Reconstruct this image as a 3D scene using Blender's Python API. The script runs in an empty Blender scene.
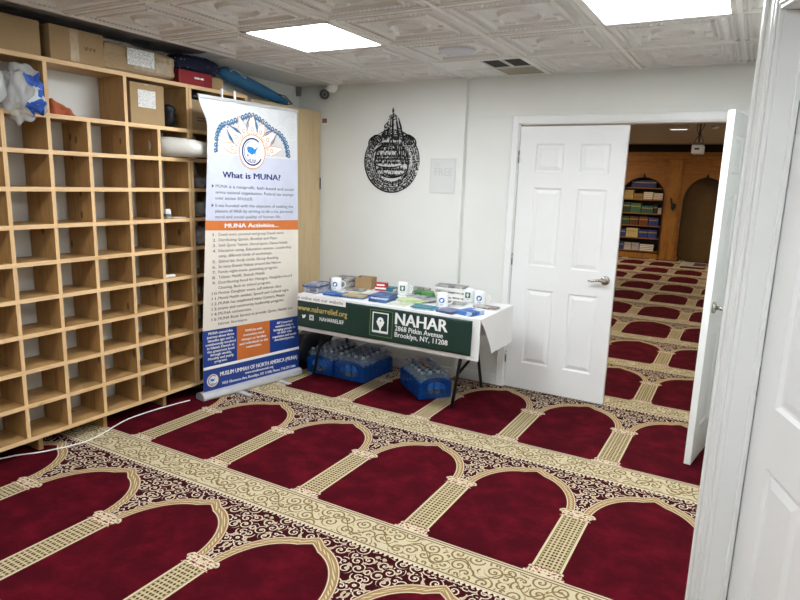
import bpy, bmesh, math, random
from mathutils import Vector, Matrix, noise
from math import pi, sin, cos, radians as R
random.seed(7)
sc = bpy.context.scene
C = sc.collection

# ------------------------------------------------------------------ camera
CAM = Vector((1.5899, -4.5814, 1.5894))
_y, _p, _r = R(29.3373), R(10.8323), R(1.8692)
fw = Vector((-sin(_y)*cos(_p), cos(_y)*cos(_p), -sin(_p)))
rt0 = Vector((cos(_y), sin(_y), 0)); up0 = rt0.cross(fw)
rt = rt0*cos(_r)+up0*sin(_r); up = -rt0*sin(_r)+up0*cos(_r)
cd = bpy.data.cameras.new('camera'); cam = bpy.data.objects.new('camera', cd); C.objects.link(cam)
M = Matrix((rt, up, -fw)).transposed().to_4x4(); M.translation = CAM; cam.matrix_world = M
cd.sensor_width = 36; cd.lens = 618.764/800*36; cd.clip_start = .02; cd.clip_end = 60
sc.camera = cam
# ------------------------------------------------------------------ world, exposure, light levels
w = bpy.data.worlds.new('world'); sc.world = w; w.use_nodes = True
w.node_tree.nodes['Background'].inputs[0].default_value = (.8, .85, .9, 1)
w.node_tree.nodes['Background'].inputs[1].default_value = .25
sc.view_settings.view_transform = 'Standard'; sc.view_settings.look = 'None'
sc.view_settings.gamma = 1; sc.view_settings.exposure = 0.0
LIGHT_NEAR, LIGHT_FAR = 35.0, 30.0
H = 2.378      # ceiling height
LX = -2.05     # left wall
# ------------------------------------------------------------------ lettering (made first, while the scene is small)
ARB = dict(zip('ابتثجحخدذرزسشصضطظعغفقكلمنهويىةأإ',
  [0xFE8D,0xFE8F,0xFE95,0xFE99,0xFE9D,0xFEA1,0xFEA5,0xFEA9,0xFEAB,0xFEAD,0xFEAF,0xFEB1,0xFEB5,0xFEB9,0xFEBD,0xFEC1,0xFEC5,0xFEC9,0xFECD,
   0xFED1,0xFED5,0xFED9,0xFEDD,0xFEE1,0xFEE5,0xFEE9,0xFEED,0xFEF1,0xFEEF,0xFE93,0xFE83,0xFE87]))
NOJ = 'ادذرزوىةأإ'
def arabic(s):
    out = []
    for word in s.split():
        for i, ch in enumerate(word):
            b = ARB[ch]; prev = i > 0 and word[i-1] not in NOJ; nxt = i < len(word)-1
            if ch in NOJ: k = 1 if prev else 0
            else: k = (3 if nxt else 1) if prev else (2 if nxt else 0)
            out.append(chr(b+k))
        out.append(' ')
    return ''.join(reversed(out)).strip()
VERSE = ['الله لا اله الا هو الحى القيوم لا تاخذه سنة ولا نوم له ما فى السماوات وما فى الارض',
         'من ذا الذى يشفع عنده الا باذنه يعلم ما بين ايديهم وما خلفهم ولا يحيطون بشىء',
         'من علمه الا بما شاء وسع كرسيه السماوات والارض', 'ولا يئوده حفظهما وهو العلى العظيم']
VERSE = [s.replace('ء', '').replace('ئ', 'ي') for s in VERSE]
_tc = {}
def text2d(s, bold=0.0):
    if (s, bold) in _tc: return _tc[(s, bold)]
    cu = bpy.data.curves.new('lettering', 'FONT'); cu.body = s; cu.resolution_u = 2; cu.offset = bold
    o = bpy.data.objects.new('lettering', cu); C.objects.link(o)
    dg = bpy.context.evaluated_depsgraph_get()
    m = bpy.data.meshes.new_from_object(o.evaluated_get(dg))
    v = [(p.co.x, p.co.y) for p in m.vertices]; f = [tuple(q.vertices) for q in m.polygons]
    bpy.data.objects.remove(o); bpy.data.curves.remove(cu); bpy.data.meshes.remove(m)
    xs = [a[0] for a in v]; ys = [a[1] for a in v]
    _tc[(s, bold)] = (v, f, min(xs), max(xs), min(ys), max(ys)); return _tc[(s, bold)]

# ------------------------------------------------------------------ material helpers
def lin(c):
    if isinstance(c, str): c = [int(c[i:i+2], 16)/255 for i in (0, 2, 4)]
    return tuple([(x/12.92 if x <= .04045 else ((x+.055)/1.055)**2.4) for x in c]+[1])
def nmat(name):
    m = bpy.data.materials.new(name); m.use_nodes = True
    return m, m.node_tree, m.node_tree.nodes['Principled BSDF']
class S:      # tiny shader-expression helper
    nt = None
    def __init__(s, v): s.v = v
    @staticmethod
    def m(op, *a, clamp=False):
        n = S.nt.nodes.new('ShaderNodeMath'); n.operation = op; n.use_clamp = clamp
        for i, x in enumerate(a):
            x = x.v if isinstance(x, S) else x
            if isinstance(x, (int, float)): n.inputs[i].default_value = x
            else: S.nt.links.new(x, n.inputs[i])
        return S(n.outputs[0])
    def __add__(s, o): return S.m('ADD', s, o)
    __radd__ = __add__
    def __sub__(s, o): return S.m('SUBTRACT', s, o)
    def __rsub__(s, o): return S.m('SUBTRACT', o, s)
    def __mul__(s, o): return S.m('MULTIPLY', s, o)
    __rmul__ = __mul__
    def __truediv__(s, o): return S.m('DIVIDE', s, o)
    def __lt__(s, o): return S.m('LESS_THAN', s, o)
    def __gt__(s, o): return S.m('GREATER_THAN', s, o)
    def mod(s, o): return S.m('FLOORED_MODULO', s, o)
    def abs(s): return S.m('ABSOLUTE', s)
    def sin(s): return S.m('SINE', s)
    def sqrt(s): return S.m('SQRT', s)
    def max(s, o): return S.m('MAXIMUM', s, o)
    def min(s, o): return S.m('MINIMUM', s, o)
def link(a, b): S.nt.links.new(a.v if isinstance(a, S) else a, b)
def mixc(f, a, b):
    n = S.nt.nodes.new('ShaderNodeMix'); n.data_type = 'RGBA'
    for k, x in ((0, f), (6, a), (7, b)):
        x = x.v if isinstance(x, S) else x
        if isinstance(x, (tuple, float, int)): n.inputs[k].default_value = x
        else: S.nt.links.new(x, n.inputs[k])
    return S(n.outputs[2])
def coords(kind='Object', scale=(1, 1, 1), loc=(0, 0, 0)):
    t = S.nt.nodes.new('ShaderNodeTexCoord'); mp = S.nt.nodes.new('ShaderNodeMapping')
    mp.inputs['Scale'].default_value = scale; mp.inputs['Location'].default_value = loc
    S.nt.links.new(t.outputs[kind], mp.inputs[0]); return mp.outputs[0]
def noisef(vec, scale, detail=2, rough=.5, dist=0):
    n = S.nt.nodes.new('ShaderNodeTexNoise'); S.nt.links.new(vec, n.inputs['Vector'])
    n.inputs['Scale'].default_value = scale; n.inputs['Detail'].default_value = detail
    n.inputs['Roughness'].default_value = rough; n.inputs['Distortion'].default_value = dist
    return S(n.outputs[0])
def ramp(f, stops):
    n = S.nt.nodes.new('ShaderNodeValToRGB'); link(f, n.inputs[0])
    while len(n.color_ramp.elements) < len(stops): n.color_ramp.elements.new(.5)
    for e, (p, c) in zip(n.color_ramp.elements, stops): e.position = p; e.color = c
    return S(n.outputs[0])
def bump(bsdf, h, strength, dist=.002):
    n = S.nt.nodes.new('ShaderNodeBump'); n.inputs['Strength'].default_value = strength; n.inputs['Distance'].default_value = dist
    link(h, n.inputs['Height']); S.nt.links.new(n.outputs[0], bsdf.inputs['Normal'])
_mc = {}
def flat(name, col, rough=.5, metal=0, var=.06, nscale=8, bmp=0, **kw):
    if name in _mc: return _mc[name]
    m, nt, b = nmat(name); S.nt = nt; c = lin(col)
    f = noisef(coords(), nscale, 3)
    lo = tuple([x*(1-var) for x in c[:3]]+[1]); hi = tuple([min(1, x*(1+var)) for x in c[:3]]+[1])
    link(ramp(f, [(.3, lo), (.7, hi)]), b.inputs['Base Color'])
    b.inputs['Roughness'].default_value = rough; b.inputs['Metallic'].default_value = metal
    if bmp: bump(b, noisef(coords(), nscale*6, 3), bmp, .003)
    for k, v in kw.items(): b.inputs[k.replace('_', ' ')].default_value = v
    _mc[name] = m; return m
def emis(name, col, s):
    m, nt, b = nmat(name); b.inputs['Base Color'].default_value = lin(col)
    b.inputs['Emission Color'].default_value = lin(col); b.inputs['Emission Strength'].default_value = s
    return m
def wood(name, dark, light, axis=1, scale=1.0, knots=True, rough=.55):
    m, nt, b = nmat(name); S.nt = nt
    sc_ = [14*scale]*3; sc_[axis] = 1.1*scale
    oi = nt.nodes.new('ShaderNodeObjectInfo')
    tc = nt.nodes.new('ShaderNodeTexCoord'); add = nt.nodes.new('ShaderNodeVectorMath'); add.operation = 'MULTIPLY_ADD'
    nt.links.new(oi.outputs['Random'], add.inputs[0]); add.inputs[1].default_value = (13, 17, 11); nt.links.new(tc.outputs['Object'], add.inputs[2])
    mp = nt.nodes.new('ShaderNodeMapping'); mp.inputs['Scale'].default_value = sc_; nt.links.new(add.outputs[0], mp.inputs[0])
    f = noisef(mp.outputs[0], 2.2, 4, .6, .8)
    col = ramp(f, [(.25, lin(dark)), (.5, lin(light)), (.8, lin(dark))])
    big = noisef(add.outputs[0], 3.1, 2)
    col = mixc(S.m('MULTIPLY', big > .58, .22), col, lin(dark))
    if knots:
        v = nt.nodes.new('ShaderNodeTexVoronoi'); v.inputs['Scale'].default_value = 1
        mp2 = nt.nodes.new('ShaderNodeMapping'); s2 = [7.5]*3; s2[axis] = 4; mp2.inputs['Scale'].default_value = s2
        nt.links.new(add.outputs[0], mp2.inputs[0]); nt.links.new(mp2.outputs[0], v.inputs['Vector'])
        k = S(v.outputs['Distance']) < .105
        col = mixc(k*.75, col, lin('4a2a14'))
    link(col, b.inputs['Base Color']); b.inputs['Roughness'].default_value = rough
    bump(b, f, .15, .001); return m
def film(name, col, alpha=.35, rough=.12):
    m, nt, b = nmat(name); S.nt = nt
    b.inputs['Base Color'].default_value = lin(col); b.inputs['Roughness'].default_value = rough
    f = noisef(coords(), 18, 3); b.inputs['Alpha'].default_value = alpha
    bump(b, f, .5, .01); return m
def printed(name, base, inks, scale=60, dens=.5, seed=0):     # newsprint / leaflet covers
    m, nt, b = nmat(name); S.nt = nt
    v = nt.nodes.new('ShaderNodeTexVoronoi'); v.distance = 'CHEBYCHEV'; v.inputs['Scale'].default_value = scale*.22
    nt.links.new(coords(loc=(seed, seed*.7, 0)), v.inputs['Vector'])
    cell = S(nt.nodes.new('ShaderNodeSeparateColor').outputs[0]); sep = nt.nodes[-1]; nt.links.new(v.outputs['Color'], sep.inputs[0])
    col = ramp(cell, [(0, lin(base))]+[((i+1)/(len(inks)+1), lin(c)) for i, c in enumerate(inks)])
    col.v.node.color_ramp.interpolation = 'CONSTANT'
    t = noisef(coords(scale=(1, 6, 1)), scale, 2)
    link(mixc((t > .56)*dens, col, lin('30323a')), b.inputs['Base Color']); b.inputs['Roughness'].default_value = .5
    return m

# ------------------------------------------------------------------ mesh helpers
class MB:
    def __init__(s): s.b = bmesh.new(); s.mi = 0
    def _f(s, vs):
        try:
            f = s.b.faces.new(vs); f.material_index = s.mi; return f
        except ValueError: return None
    def box(s, x0, x1, y0, y1, z0, z1, rz=0, c=None):
        P = [(x0, y0, z0), (x1, y0, z0), (x1, y1, z0), (x0, y1, z0), (x0, y0, z1), (x1, y0, z1), (x1, y1, z1), (x0, y1, z1)]
        if rz:
            cx, cy = c if c else ((x0+x1)/2, (y0+y1)/2)
            P = [(cx+(x-cx)*cos(rz)-(y-cy)*sin(rz), cy+(x-cx)*sin(rz)+(y-cy)*cos(rz), z) for x, y, z in P]
        v = [s.b.verts.new(p) for p in P]
        for q in ((0, 3, 2, 1), (4, 5, 6, 7), (0, 1, 5, 4), (1, 2, 6, 5), (2, 3, 7, 6), (3, 0, 4, 7)): s._f([v[i] for i in q])
        return s
    def quad(s, *p): s._f([s.b.verts.new(q) for q in p]); return s
    def prism(s, pts, d):          # pts 3D polygon, extruded by vector d
        a = [s.b.verts.new(p) for p in pts]; b = [s.b.verts.new(Vector(p)+Vector(d)) for p in pts]; n = len(pts)
        s._f(a[::-1]); s._f(b)
        for i in range(n): s._f([a[i], a[(i+1) % n], b[(i+1) % n], b[i]])
        return s
    def tube(s, path, r, n=10, caps=True):
        path = [Vector(p) for p in path]; rr = r if isinstance(r, (list, tuple)) else [r]*len(path)
        rings = []; prev = None
        for i, p in enumerate(path):
            t = (path[min(i+1, len(path)-1)]-path[max(i-1, 0)]).normalized()
            if prev is None: a = t.orthogonal().normalized()
            else: a = (prev-t*prev.dot(t)).normalized()
            prev = a; b = t.cross(a)
            rings.append([s.b.verts.new(p+(a*cos(2*pi*k/n)+b*sin(2*pi*k/n))*rr[i]) for k in range(n)])
        for A, B in zip(rings, rings[1:]):
            for k in range(n): s._f([A[k], A[(k+1) % n], B[(k+1) % n], B[k]])
        if caps: s._f(rings[0][::-1]); s._f(rings[-1])
        return s
    def lathe(s, prof, c=(0, 0, 0), n=20):      # prof: (r, z)
        rings = [[s.b.verts.new((c[0]+r*cos(2*pi*k/n), c[1]+r*sin(2*pi*k/n), c[2]+z)) for k in range(n)] for r, z in prof]
        for A, B in zip(rings, rings[1:]):
            for k in range(n): s._f([A[k], A[(k+1) % n], B[(k+1) % n], B[k]])
        if prof[0][0] > 1e-5: s._f(rings[0][::-1])
        if prof[-1][0] > 1e-5: s._f(rings[-1])
        return s
    def sheet(s, fn, nu, nv):      # fn(u,v)->point
        g = [[s.b.verts.new(fn(i/nu, j/nv)) for j in range(nv+1)] for i in range(nu+1)]
        for i in range(nu):
            for j in range(nv): s._f([g[i][j], g[i+1][j], g[i+1][j+1], g[i][j+1]])
        return s
    def layers(s, w_, fn, x, y):      # heavier letters: shifted copies, each a hair above the other
        if not w_: return [(0, Vector((0, 0, 0)))]
        p = Vector(fn(x, y)); n_ = (Vector(fn(x+1e-3, y))-p).cross(Vector(fn(x, y+1e-3))-p).normalized()
        return [(-w_, n_*0), (0, n_*.00035), (w_, n_*.0007)]
    def text(s, t, x0, x1, y0, y1, fn, bold=0.0, keep=False):
        v, f, a, b, c, d = text2d(t); w_ = bold*(y1-y0)
        for dx, n_ in s.layers(w_, fn, x0, y0):
            vs = [s.b.verts.new(Vector(fn(dx+x0+(p[0]-a)/(b-a)*(x1-x0), y0+(p[1]-c)/(d-c)*(y1-y0)))+n_) for p in v]
            for q in f: s._f([vs[i] for i in q])
        return s
    def textb(s, t, x0, x1, base, size, fn, bold=0.0):      # keeps the baseline: size = em height; x1 None -> natural width
        v, f, a, b, c, d = text2d(t); k = size if x1 is None else (x1-x0)/(b-a)
        for dx, n_ in s.layers(bold*k, fn, x0, base):
            vs = [s.b.verts.new(Vector(fn(dx+x0+(p[0]-a)*k, base+p[1]*size))+n_) for p in v]
            for q in f: s._f([vs[i] for i in q])
        return s
    def poly(s, pts, fn=lambda x, y: (x, y, 0)): s._f([s.b.verts.new(fn(*p)) for p in pts]); return s
    def ringp(s, cx, cy, r0, r1, fn, n=32, a0=0, a1=2*pi, ry=1.0):
        P = []
        for k in range(n+1):
            a = a0+(a1-a0)*k/n
            P.append((s.b.verts.new(fn(cx+r0*cos(a), cy+r0*ry*sin(a))), s.b.verts.new(fn(cx+r1*cos(a), cy+r1*ry*sin(a)))))
        for A, B in zip(P, P[1:]): s._f([A[0], A[1], B[1], B[0]])
        return s
    def disc(s, cx, cy, r, fn, n=24, ry=1.0): s.poly([(cx+r*cos(2*pi*k/n), cy+r*ry*sin(2*pi*k/n)) for k in range(n)], fn); return s
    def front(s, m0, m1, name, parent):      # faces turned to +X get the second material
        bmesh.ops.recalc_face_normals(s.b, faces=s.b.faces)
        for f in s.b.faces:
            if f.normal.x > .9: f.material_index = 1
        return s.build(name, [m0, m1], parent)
    def build(s, name, mats, parent=None, smooth=False, bevel=0, solid=0, kind=None, recalc=True, subsurf=0):
        if recalc: bmesh.ops.recalc_face_normals(s.b, faces=s.b.faces)
        me = bpy.data.meshes.new(name); s.b.to_mesh(me); s.b.free()
        for m in (mats if isinstance(mats, (list, tuple)) else [mats]): me.materials.append(m)
        if smooth: me.polygons.foreach_set('use_smooth', [True]*len(me.polygons))
        o = bpy.data.objects.new(name, me); C.objects.link(o)
        if parent is not None: o.parent = parent
        if solid:
            q = o.modifiers.new('solid', 'SOLIDIFY'); q.thickness = solid; q.offset = 0
        if bevel:
            q = o.modifiers.new('bevel', 'BEVEL'); q.width = bevel; q.segments = 2; q.limit_method = 'ANGLE'
        if subsurf:
            q = o.modifiers.new('sub', 'SUBSURF'); q.levels = q.render_levels = subsurf
        if kind: o['kind'] = kind
        return o
def tag(o, label, cat, group=None):
    o['label'] = label; o['category'] = cat
    if group: o['group'] = group
    return o
def thing(name, label, cat, loc=(0, 0, 0), rz=0, group=None):
    o = bpy.data.objects.new(name, None); o.empty_display_size = .05; C.objects.link(o)
    o.location = loc; o.rotation_euler = (0, 0, rz); return tag(o, label, cat, group)
def copy_tree(o, parent=None):
    c = o.copy(); C.objects.link(c); c.parent = parent
    for ch in [x for x in o.children]: copy_tree(ch, c)
    return c

# ------------------------------------------------------------------ materials
M_wall = flat('white_wall_paint', 'e9ebe6', .45, var=.015, nscale=3, bmp=.12)
M_trim = flat('white_gloss_trim', 'eef0ee', .28, var=.01, nscale=4, bmp=.03)
M_door = flat('white_door_paint', 'eff1f0', .3, var=.012, nscale=4, bmp=.04)
M_tile = flat('ceiling_tile_white', 'd8d7d4', .32, var=.03, nscale=7)
M_grid = flat('ceiling_grid_white', 'e0dfda', .4, var=.02)
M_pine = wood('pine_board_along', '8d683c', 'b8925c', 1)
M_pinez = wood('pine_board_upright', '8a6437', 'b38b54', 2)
M_edge = wood('lit_front_edge', 'd3ac78', 'ecc998', 1, knots=False); M_edgez = wood('lit_front_edge_upright', 'd0a874', 'e8c492', 2, knots=False)  # light fronts against darker board faces: shelf light and shade painted into the wood
M_ply = wood('pale_plywood', 'c2a87e', 'd3bb92', 2, .5, knots=False)
M_card = flat('cardboard', 'a68b64', .8, var=.05, nscale=12, bmp=.08)
M_card2 = flat('cardboard_grey', 'a78f6e', .8, var=.05, nscale=10, bmp=.08)
M_tape = flat('clear_tape', 'bfa888', .12, var=.1, nscale=40, bmp=.6)
M_label = printed('paper_label', 'f2f2ee', ['ededE8', 'f2f2ee'], 120, .75)
M_white = flat('white_paper', 'f0f0ec', .5, var=.02)
M_black = flat('black_plastic', '121214', .4, var=.1)
M_dark = flat('dark_void', '17161a', .9, var=.2)
M_metal = flat('brushed_aluminium', 'dcdddf', .38, .55, var=.05, nscale=20)
M_chrome = flat('satin_nickel', 'b9b6ae', .25, 1, var=.05)
M_steel = flat('dark_steel_leg', '2b2b2d', .4, .6, var=.1)
M_cloth = flat('white_tablecloth', 'edeeee', .45, var=.02, nscale=5, bmp=.05)
M_green = flat('dark_green_vinyl', '12332c', .42, var=.1, nscale=6, bmp=.05)
M_gold = flat('gold_letters', 'c9b36a', .5)
M_lime = flat('lime_outline', '7fa05a', .5)
M_prwhite = flat('printed_white', 'f0f2f2', .5, var=.01)
M_blue = flat('banner_blue', '1d3f8f', .4, var=.05)
M_orange = flat('banner_orange', 'd17434', .45, var=.05)
M_cream = flat('banner_cream', 'e6dfd2', .45, var=.02)
M_lilac = flat('banner_lilac', 'c9cede', .45, var=.03, nscale=14)
M_topgrey = flat('banner_pale_grey', 'dcdfe0', .45, var=.03, nscale=20)
M_navy = flat('navy_ink', '22306e', .5)
M_greytext = flat('grey_ink', '3f404c', .5)
M_dkblue = flat('lace_blue', '456f93', .5)
M_peach = flat('peach_line', 'd9a67c', .5)
M_sky = flat('map_blue', '1f7fc4', .5)
M_wrap = film('blue_shrink_wrap', '0d4aa0', .72, .08)
M_clear = film('clear_shrink_film', '9fb4c8', .16, .08)
M_bottle = film('bottle_plastic', '8fa6b8', .4, .08)
M_blabel = flat('bottle_label_blue', '2a6bc0', .3, var=.3, nscale=30)
M_cap = flat('bottle_cap_white', 'a9b4c0', .3)
M_mug = flat('white_ceramic', 'eef0f0', .15, var=.01)
M_dwood = wood('dark_wood_panelling', '6e4516', 'a06a2a', 0, .6, knots=False, rough=.4)
M_dwoodv = wood('dark_wood_upright', '74491a', 'aa7430', 2, .6, knots=False, rough=.4)

# ------------------------------------------------------------------ carpet
def carpet():
    m, nt, b = nmat('prayer_carpet'); S.nt = nt
    g = nt.nodes.new('ShaderNodeNewGeometry'); sp = nt.nodes.new('ShaderNodeSeparateXYZ'); nt.links.new(g.outputs['Position'], sp.inputs[0])
    X, Y = S(sp.outputs[0]), S(sp.outputs[1]); POS = g.outputs['Position']
    near = Y < .241
    P, L = .6273, 1.248
    v = (Y+2.255).mod(L)*near + ((Y-.241)*(L/1.165)).mod(L)*(1-near)
    Xc = X*near + (X*1.02+Y*.013-.028)*(1-near)
    u = (Xc-1.0058).mod(P)-P/2
    au = u.abs(); cd = P/2-au                       # cd: distance from the column axis
    DRED, RED = lin('3a0610'), lin('540b18')
    CR, TAN, GOLD, BRN = lin('d9cba6'), lin('a8946a'), lin('a5875a'), lin('4b3026')
    # pile colour, brushed patches
    n1 = noisef(POS, 7, 4, .6); n2 = noisef(POS, 260, 2)
    field = mixc(S.m('MULTIPLY_ADD', n1-.42, 4.0, 0, clamp=True), lin('460612'), lin('5f0c1b'))
    # filigree of the spandrels: contour lines of a smooth noise mirrored about the column
    cmb = nt.nodes.new('ShaderNodeCombineXYZ'); link(au, cmb.inputs[0]); link(v, cmb.inputs[1])
    def scrolls(vec_out, xs_, ys_, scale, pitch, wid, rmax):
        v_ = nt.nodes.new('ShaderNodeTexVoronoi'); v_.inputs['Scale'].default_value = scale; v_.inputs['Randomness'].default_value = .75
        nt.links.new(vec_out, v_.inputs['Vector']); sp_ = nt.nodes.new('ShaderNodeSeparateXYZ'); nt.links.new(v_.outputs['Position'], sp_.inputs[0])
        dx, dy = xs_-S(sp_.outputs[0]), ys_-S(sp_.outputs[1]); r_ = (dx*dx+dy*dy).sqrt()
        se = nt.nodes.new('ShaderNodeSeparateColor'); nt.links.new(v_.outputs['Color'], se.inputs[0])
        sg = (S(se.outputs[0]) > .5)*2-1; th = S.m('ARCTAN2', dy, dx)*(1/(2*pi))
        k_ = ((r_/pitch+sg*th+S(se.outputs[1])).mod(1)-.5).abs()
        return ((k_ < wid)*(r_ < rmax)*(r_ > .003)).max(r_ < .0045)
    curl = scrolls(cmb.outputs[0], au, v, 16, .020, .145, .034)
    f2 = noisef(cmb.outputs[0], 38, 0, .5)
    leaf = f2 > .66
    spand = mixc(curl.max(leaf), DRED, mixc(leaf*.5, lin('e2d3bb'), TAN))
    # arch
    ex = au/.252; ey = (v-.55).max(0)/(.335+(.055-au).max(0)*.55)
    e = (ex*ex+ey*ey).sqrt(); s = (e-1)*.26
    trimmask = (s > 0)*(s < .046)
    edge = ((s-.023).abs() > .0165)
    dots = ((s-.023).abs() < .006)*(((v*1+au*1)*2*pi/.018).sin() > 0)
    trim = mixc(edge, mixc(dots, GOLD, CR), lin('e6d6b8')); trim = mixc(((s-.023).abs() > .0205)*.8, trim, RED)
    upper = mixc(s > 0, field, mixc(trimmask, spand, trim))
    # column below the capital
    cu_ = cd
    braid = (u*0+((cd/.0129).mod(2)-1).abs())
    ph = (v*2*pi/.052).sin()*.012
    l1 = ((cd-.018-ph).abs() < .0055).max((cd-.018+ph).abs() < .0055)
    l2 = ((cd-.038-ph).abs() < .0055).max((cd-.038+ph).abs() < .0055)
    sv, sc_ = (v*2*pi/.044).sin(), (cd*2*pi/.0365+.4).sin()
    holes = (sv*sc_).abs() > .62
    ringy = ((sv*sc_).abs()-.34).abs() < .13
    col = mixc(ringy*(cd < .05), lin('d2c49e'), lin('a59464')); col = mixc(holes*(cd < .05), col, BRN)
    col = mixc((cd-.052).abs() < .002, col, lin('8a7450')); col = mixc(cd > .0545, col, CR)
    low = mixc(cd > .0645, col, field)
    # capital and base flourish
    z1 = (v > .525)*(v < .60)*(cd < (.078+((v-.56)*90).sin()*.012))
    z0 = (v < .055)*(cd < (.086-v*.35+(v*170).sin()*.005))
    orn = mixc(noisef(cmb.outputs[0], 70, 1) > .52, lin('d8c6a4'), lin('7a3b33'))
    lines = (((v*2*pi/.019).sin()) > .55)
    orn = mixc(lines*.8, orn, lin('e8dcc0'))
    c = mixc(v > .55, low, upper); c = mixc(z1.max(z0), c, orn)
    # cream band
    bv = v-(L-.233)
    vec = nt.nodes.new('ShaderNodeCombineXYZ'); link(Xc, vec.inputs[0]); link(bv, vec.inputs[1])
    vine = (bv-.118-(Xc*2*pi/.209).sin()*.045).abs() < .0045
    sc1 = scrolls(vec.outputs[0], Xc, bv, 14, .024, .18, .043)
    inner = (bv > .036)*(bv < .2)
    band = mixc((vine.max(sc1))*inner, lin('d3c6a4'), lin('857049'))
    ln = ((bv-.03).abs() < .003).max((bv-.206).abs() < .003).max((bv-.222).abs() < .003)
    band = mixc(ln, band, lin('6a4a3a'))
    tooth = (bv < .014)*(((Xc*2*pi/.024).sin()*.5+.5)*.014 < bv)
    band = mixc(bv < .014, band, mixc(tooth, DRED, lin('e6dac0')))
    c = mixc(bv > 0, c, band)
    # seam of two carpet strips, pile grain
    c = mixc(n2*.35, c, (0.02, .006, .008, 1))
    link(c, b.inputs['Base Color']); b.inputs['Roughness'].default_value = .95
    b.inputs['Specular IOR Level'].default_value = .05
    bump(b, n2+n1*.6, .5, .004)
    return m
MB().box(-3.2, 4.6, -6.6, 11.4, -.06, 0).build('floor', carpet(), kind='structure')

# ------------------------------------------------------------------ room shell
def struct(mb, name, mat, parent=None, **k): return mb.build(name, mat, parent, kind=None if parent else 'structure', **k)
struct(MB().box(LX-.1, LX, -6.2, 0, 0, H+.4), 'wall_left', M_wall)
# back wall: the left stretch stands proud, the right stretch carries the double doorway
struct(MB().box(LX, -.435, -.05, .12, 0, H+.02), 'wall_back', M_wall)
b = MB(); b.box(-.435, -.025, 0, .12, 0, H+.02); b.box(-.025, 1.58, 0, .12, 2.052, H+.02); b.box(1.58, 1.80, 0, .12, 0, H+.02)
b.box(-.40, 1.79, -.004, 0, 2.135, 2.143); b.box(-.34, -.075, -.006, 0, 2.09, 2.10)
wb = struct(b, 'wall_back_doorway', M_wall); 
# near wall on the right, slanted, with its own door
D = Vector((-.3438, .939, 0)).normalized(); N = Vector((D.y, -D.x, 0)); P0 = Vector((1.583, -2.5, 0)); TOPZ = 2.085
def nw(t, o, z): q = P0+D*t+N*o; return (q.x, q.y, z)
def nbox(b, t0, t1, o0, o1, z0, z1):
    P = [nw(t0, o0, z0), nw(t1, o0, z0), nw(t1, o1, z0), nw(t0, o1, z0), nw(t0, o0, z1), nw(t1, o0, z1), nw(t1, o1, z1), nw(t0, o1, z1)]
    v = [b.b.verts.new(p) for p in P]
    for q in ((0, 3, 2, 1), (4, 5, 6, 7), (0, 1, 5, 4), (1, 2, 6, 5), (2, 3, 7, 6), (3, 0, 4, 7)): b._f([v[i] for i in q])
DW = .80
b = MB(); nbox(b, 0.018, .104, .012, .17, 0, H+.02); nbox(b, -DW-.018, 0.018, .012, .17, TOPZ+.015, H+.02); nbox(b, -3.6, -DW-.018, .012, .17, 0, H+.02)
struct(b, 'wall_right_near', M_wall)
e0 = Vector(nw(.104, .17, 0))
struct(MB().box(e0.x+.02, 1.90, e0.y-.1, e0.y, 0, H+.02), 'wall_right_return', M_wall)
struct(MB().box(1.80, 1.90, e0.y, 0, 0, H+.02), 'wall_right', M_wall)
struct(MB().box(LX, 3.2, -6.3, -6.2, 0, H+.02), 'wall_behind', M_wall)
b = MB()
for t0, t1, z0, z1, vert in ((0.0, .112, 0, TOPZ+.10, 1), (-DW-.112, -DW, 0, TOPZ+.10, 1)):
    nbox(b, t0, t1, 0, .012, z0, z1)
    for k, (a, c_) in enumerate(((.012, .022), (.032, .040), (.088, .104))):
        nbox(b, t0+(a if vert else 0), t0+c_, -.006-.003*(k == 2), 0, z0, z1)
nbox(b, -DW, 0, 0, .012, TOPZ, TOPZ+.10); nbox(b, -DW, 0, -.006, 0, TOPZ+.012, TOPZ+.022); nbox(b, -DW, 0, -.009, 0, TOPZ+.084, TOPZ+.1)
tr = struct(b, 'trim_1', M_trim, bevel=.0025)
b = MB(); nbox(b, 0, .018, .012, .17, 0, TOPZ); nbox(b, -DW-.018, -DW, .012, .17, 0, TOPZ); nbox(b, -DW, 0, .012, .17, TOPZ, TOPZ+.015)
nbox(b, -.012, 0, .064, .077, 0, TOPZ-.002); nbox(b, -DW, 0, .064, .077, TOPZ-.012, TOPZ)
struct(b, 'trim_2', M_trim, bevel=.002)

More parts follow.
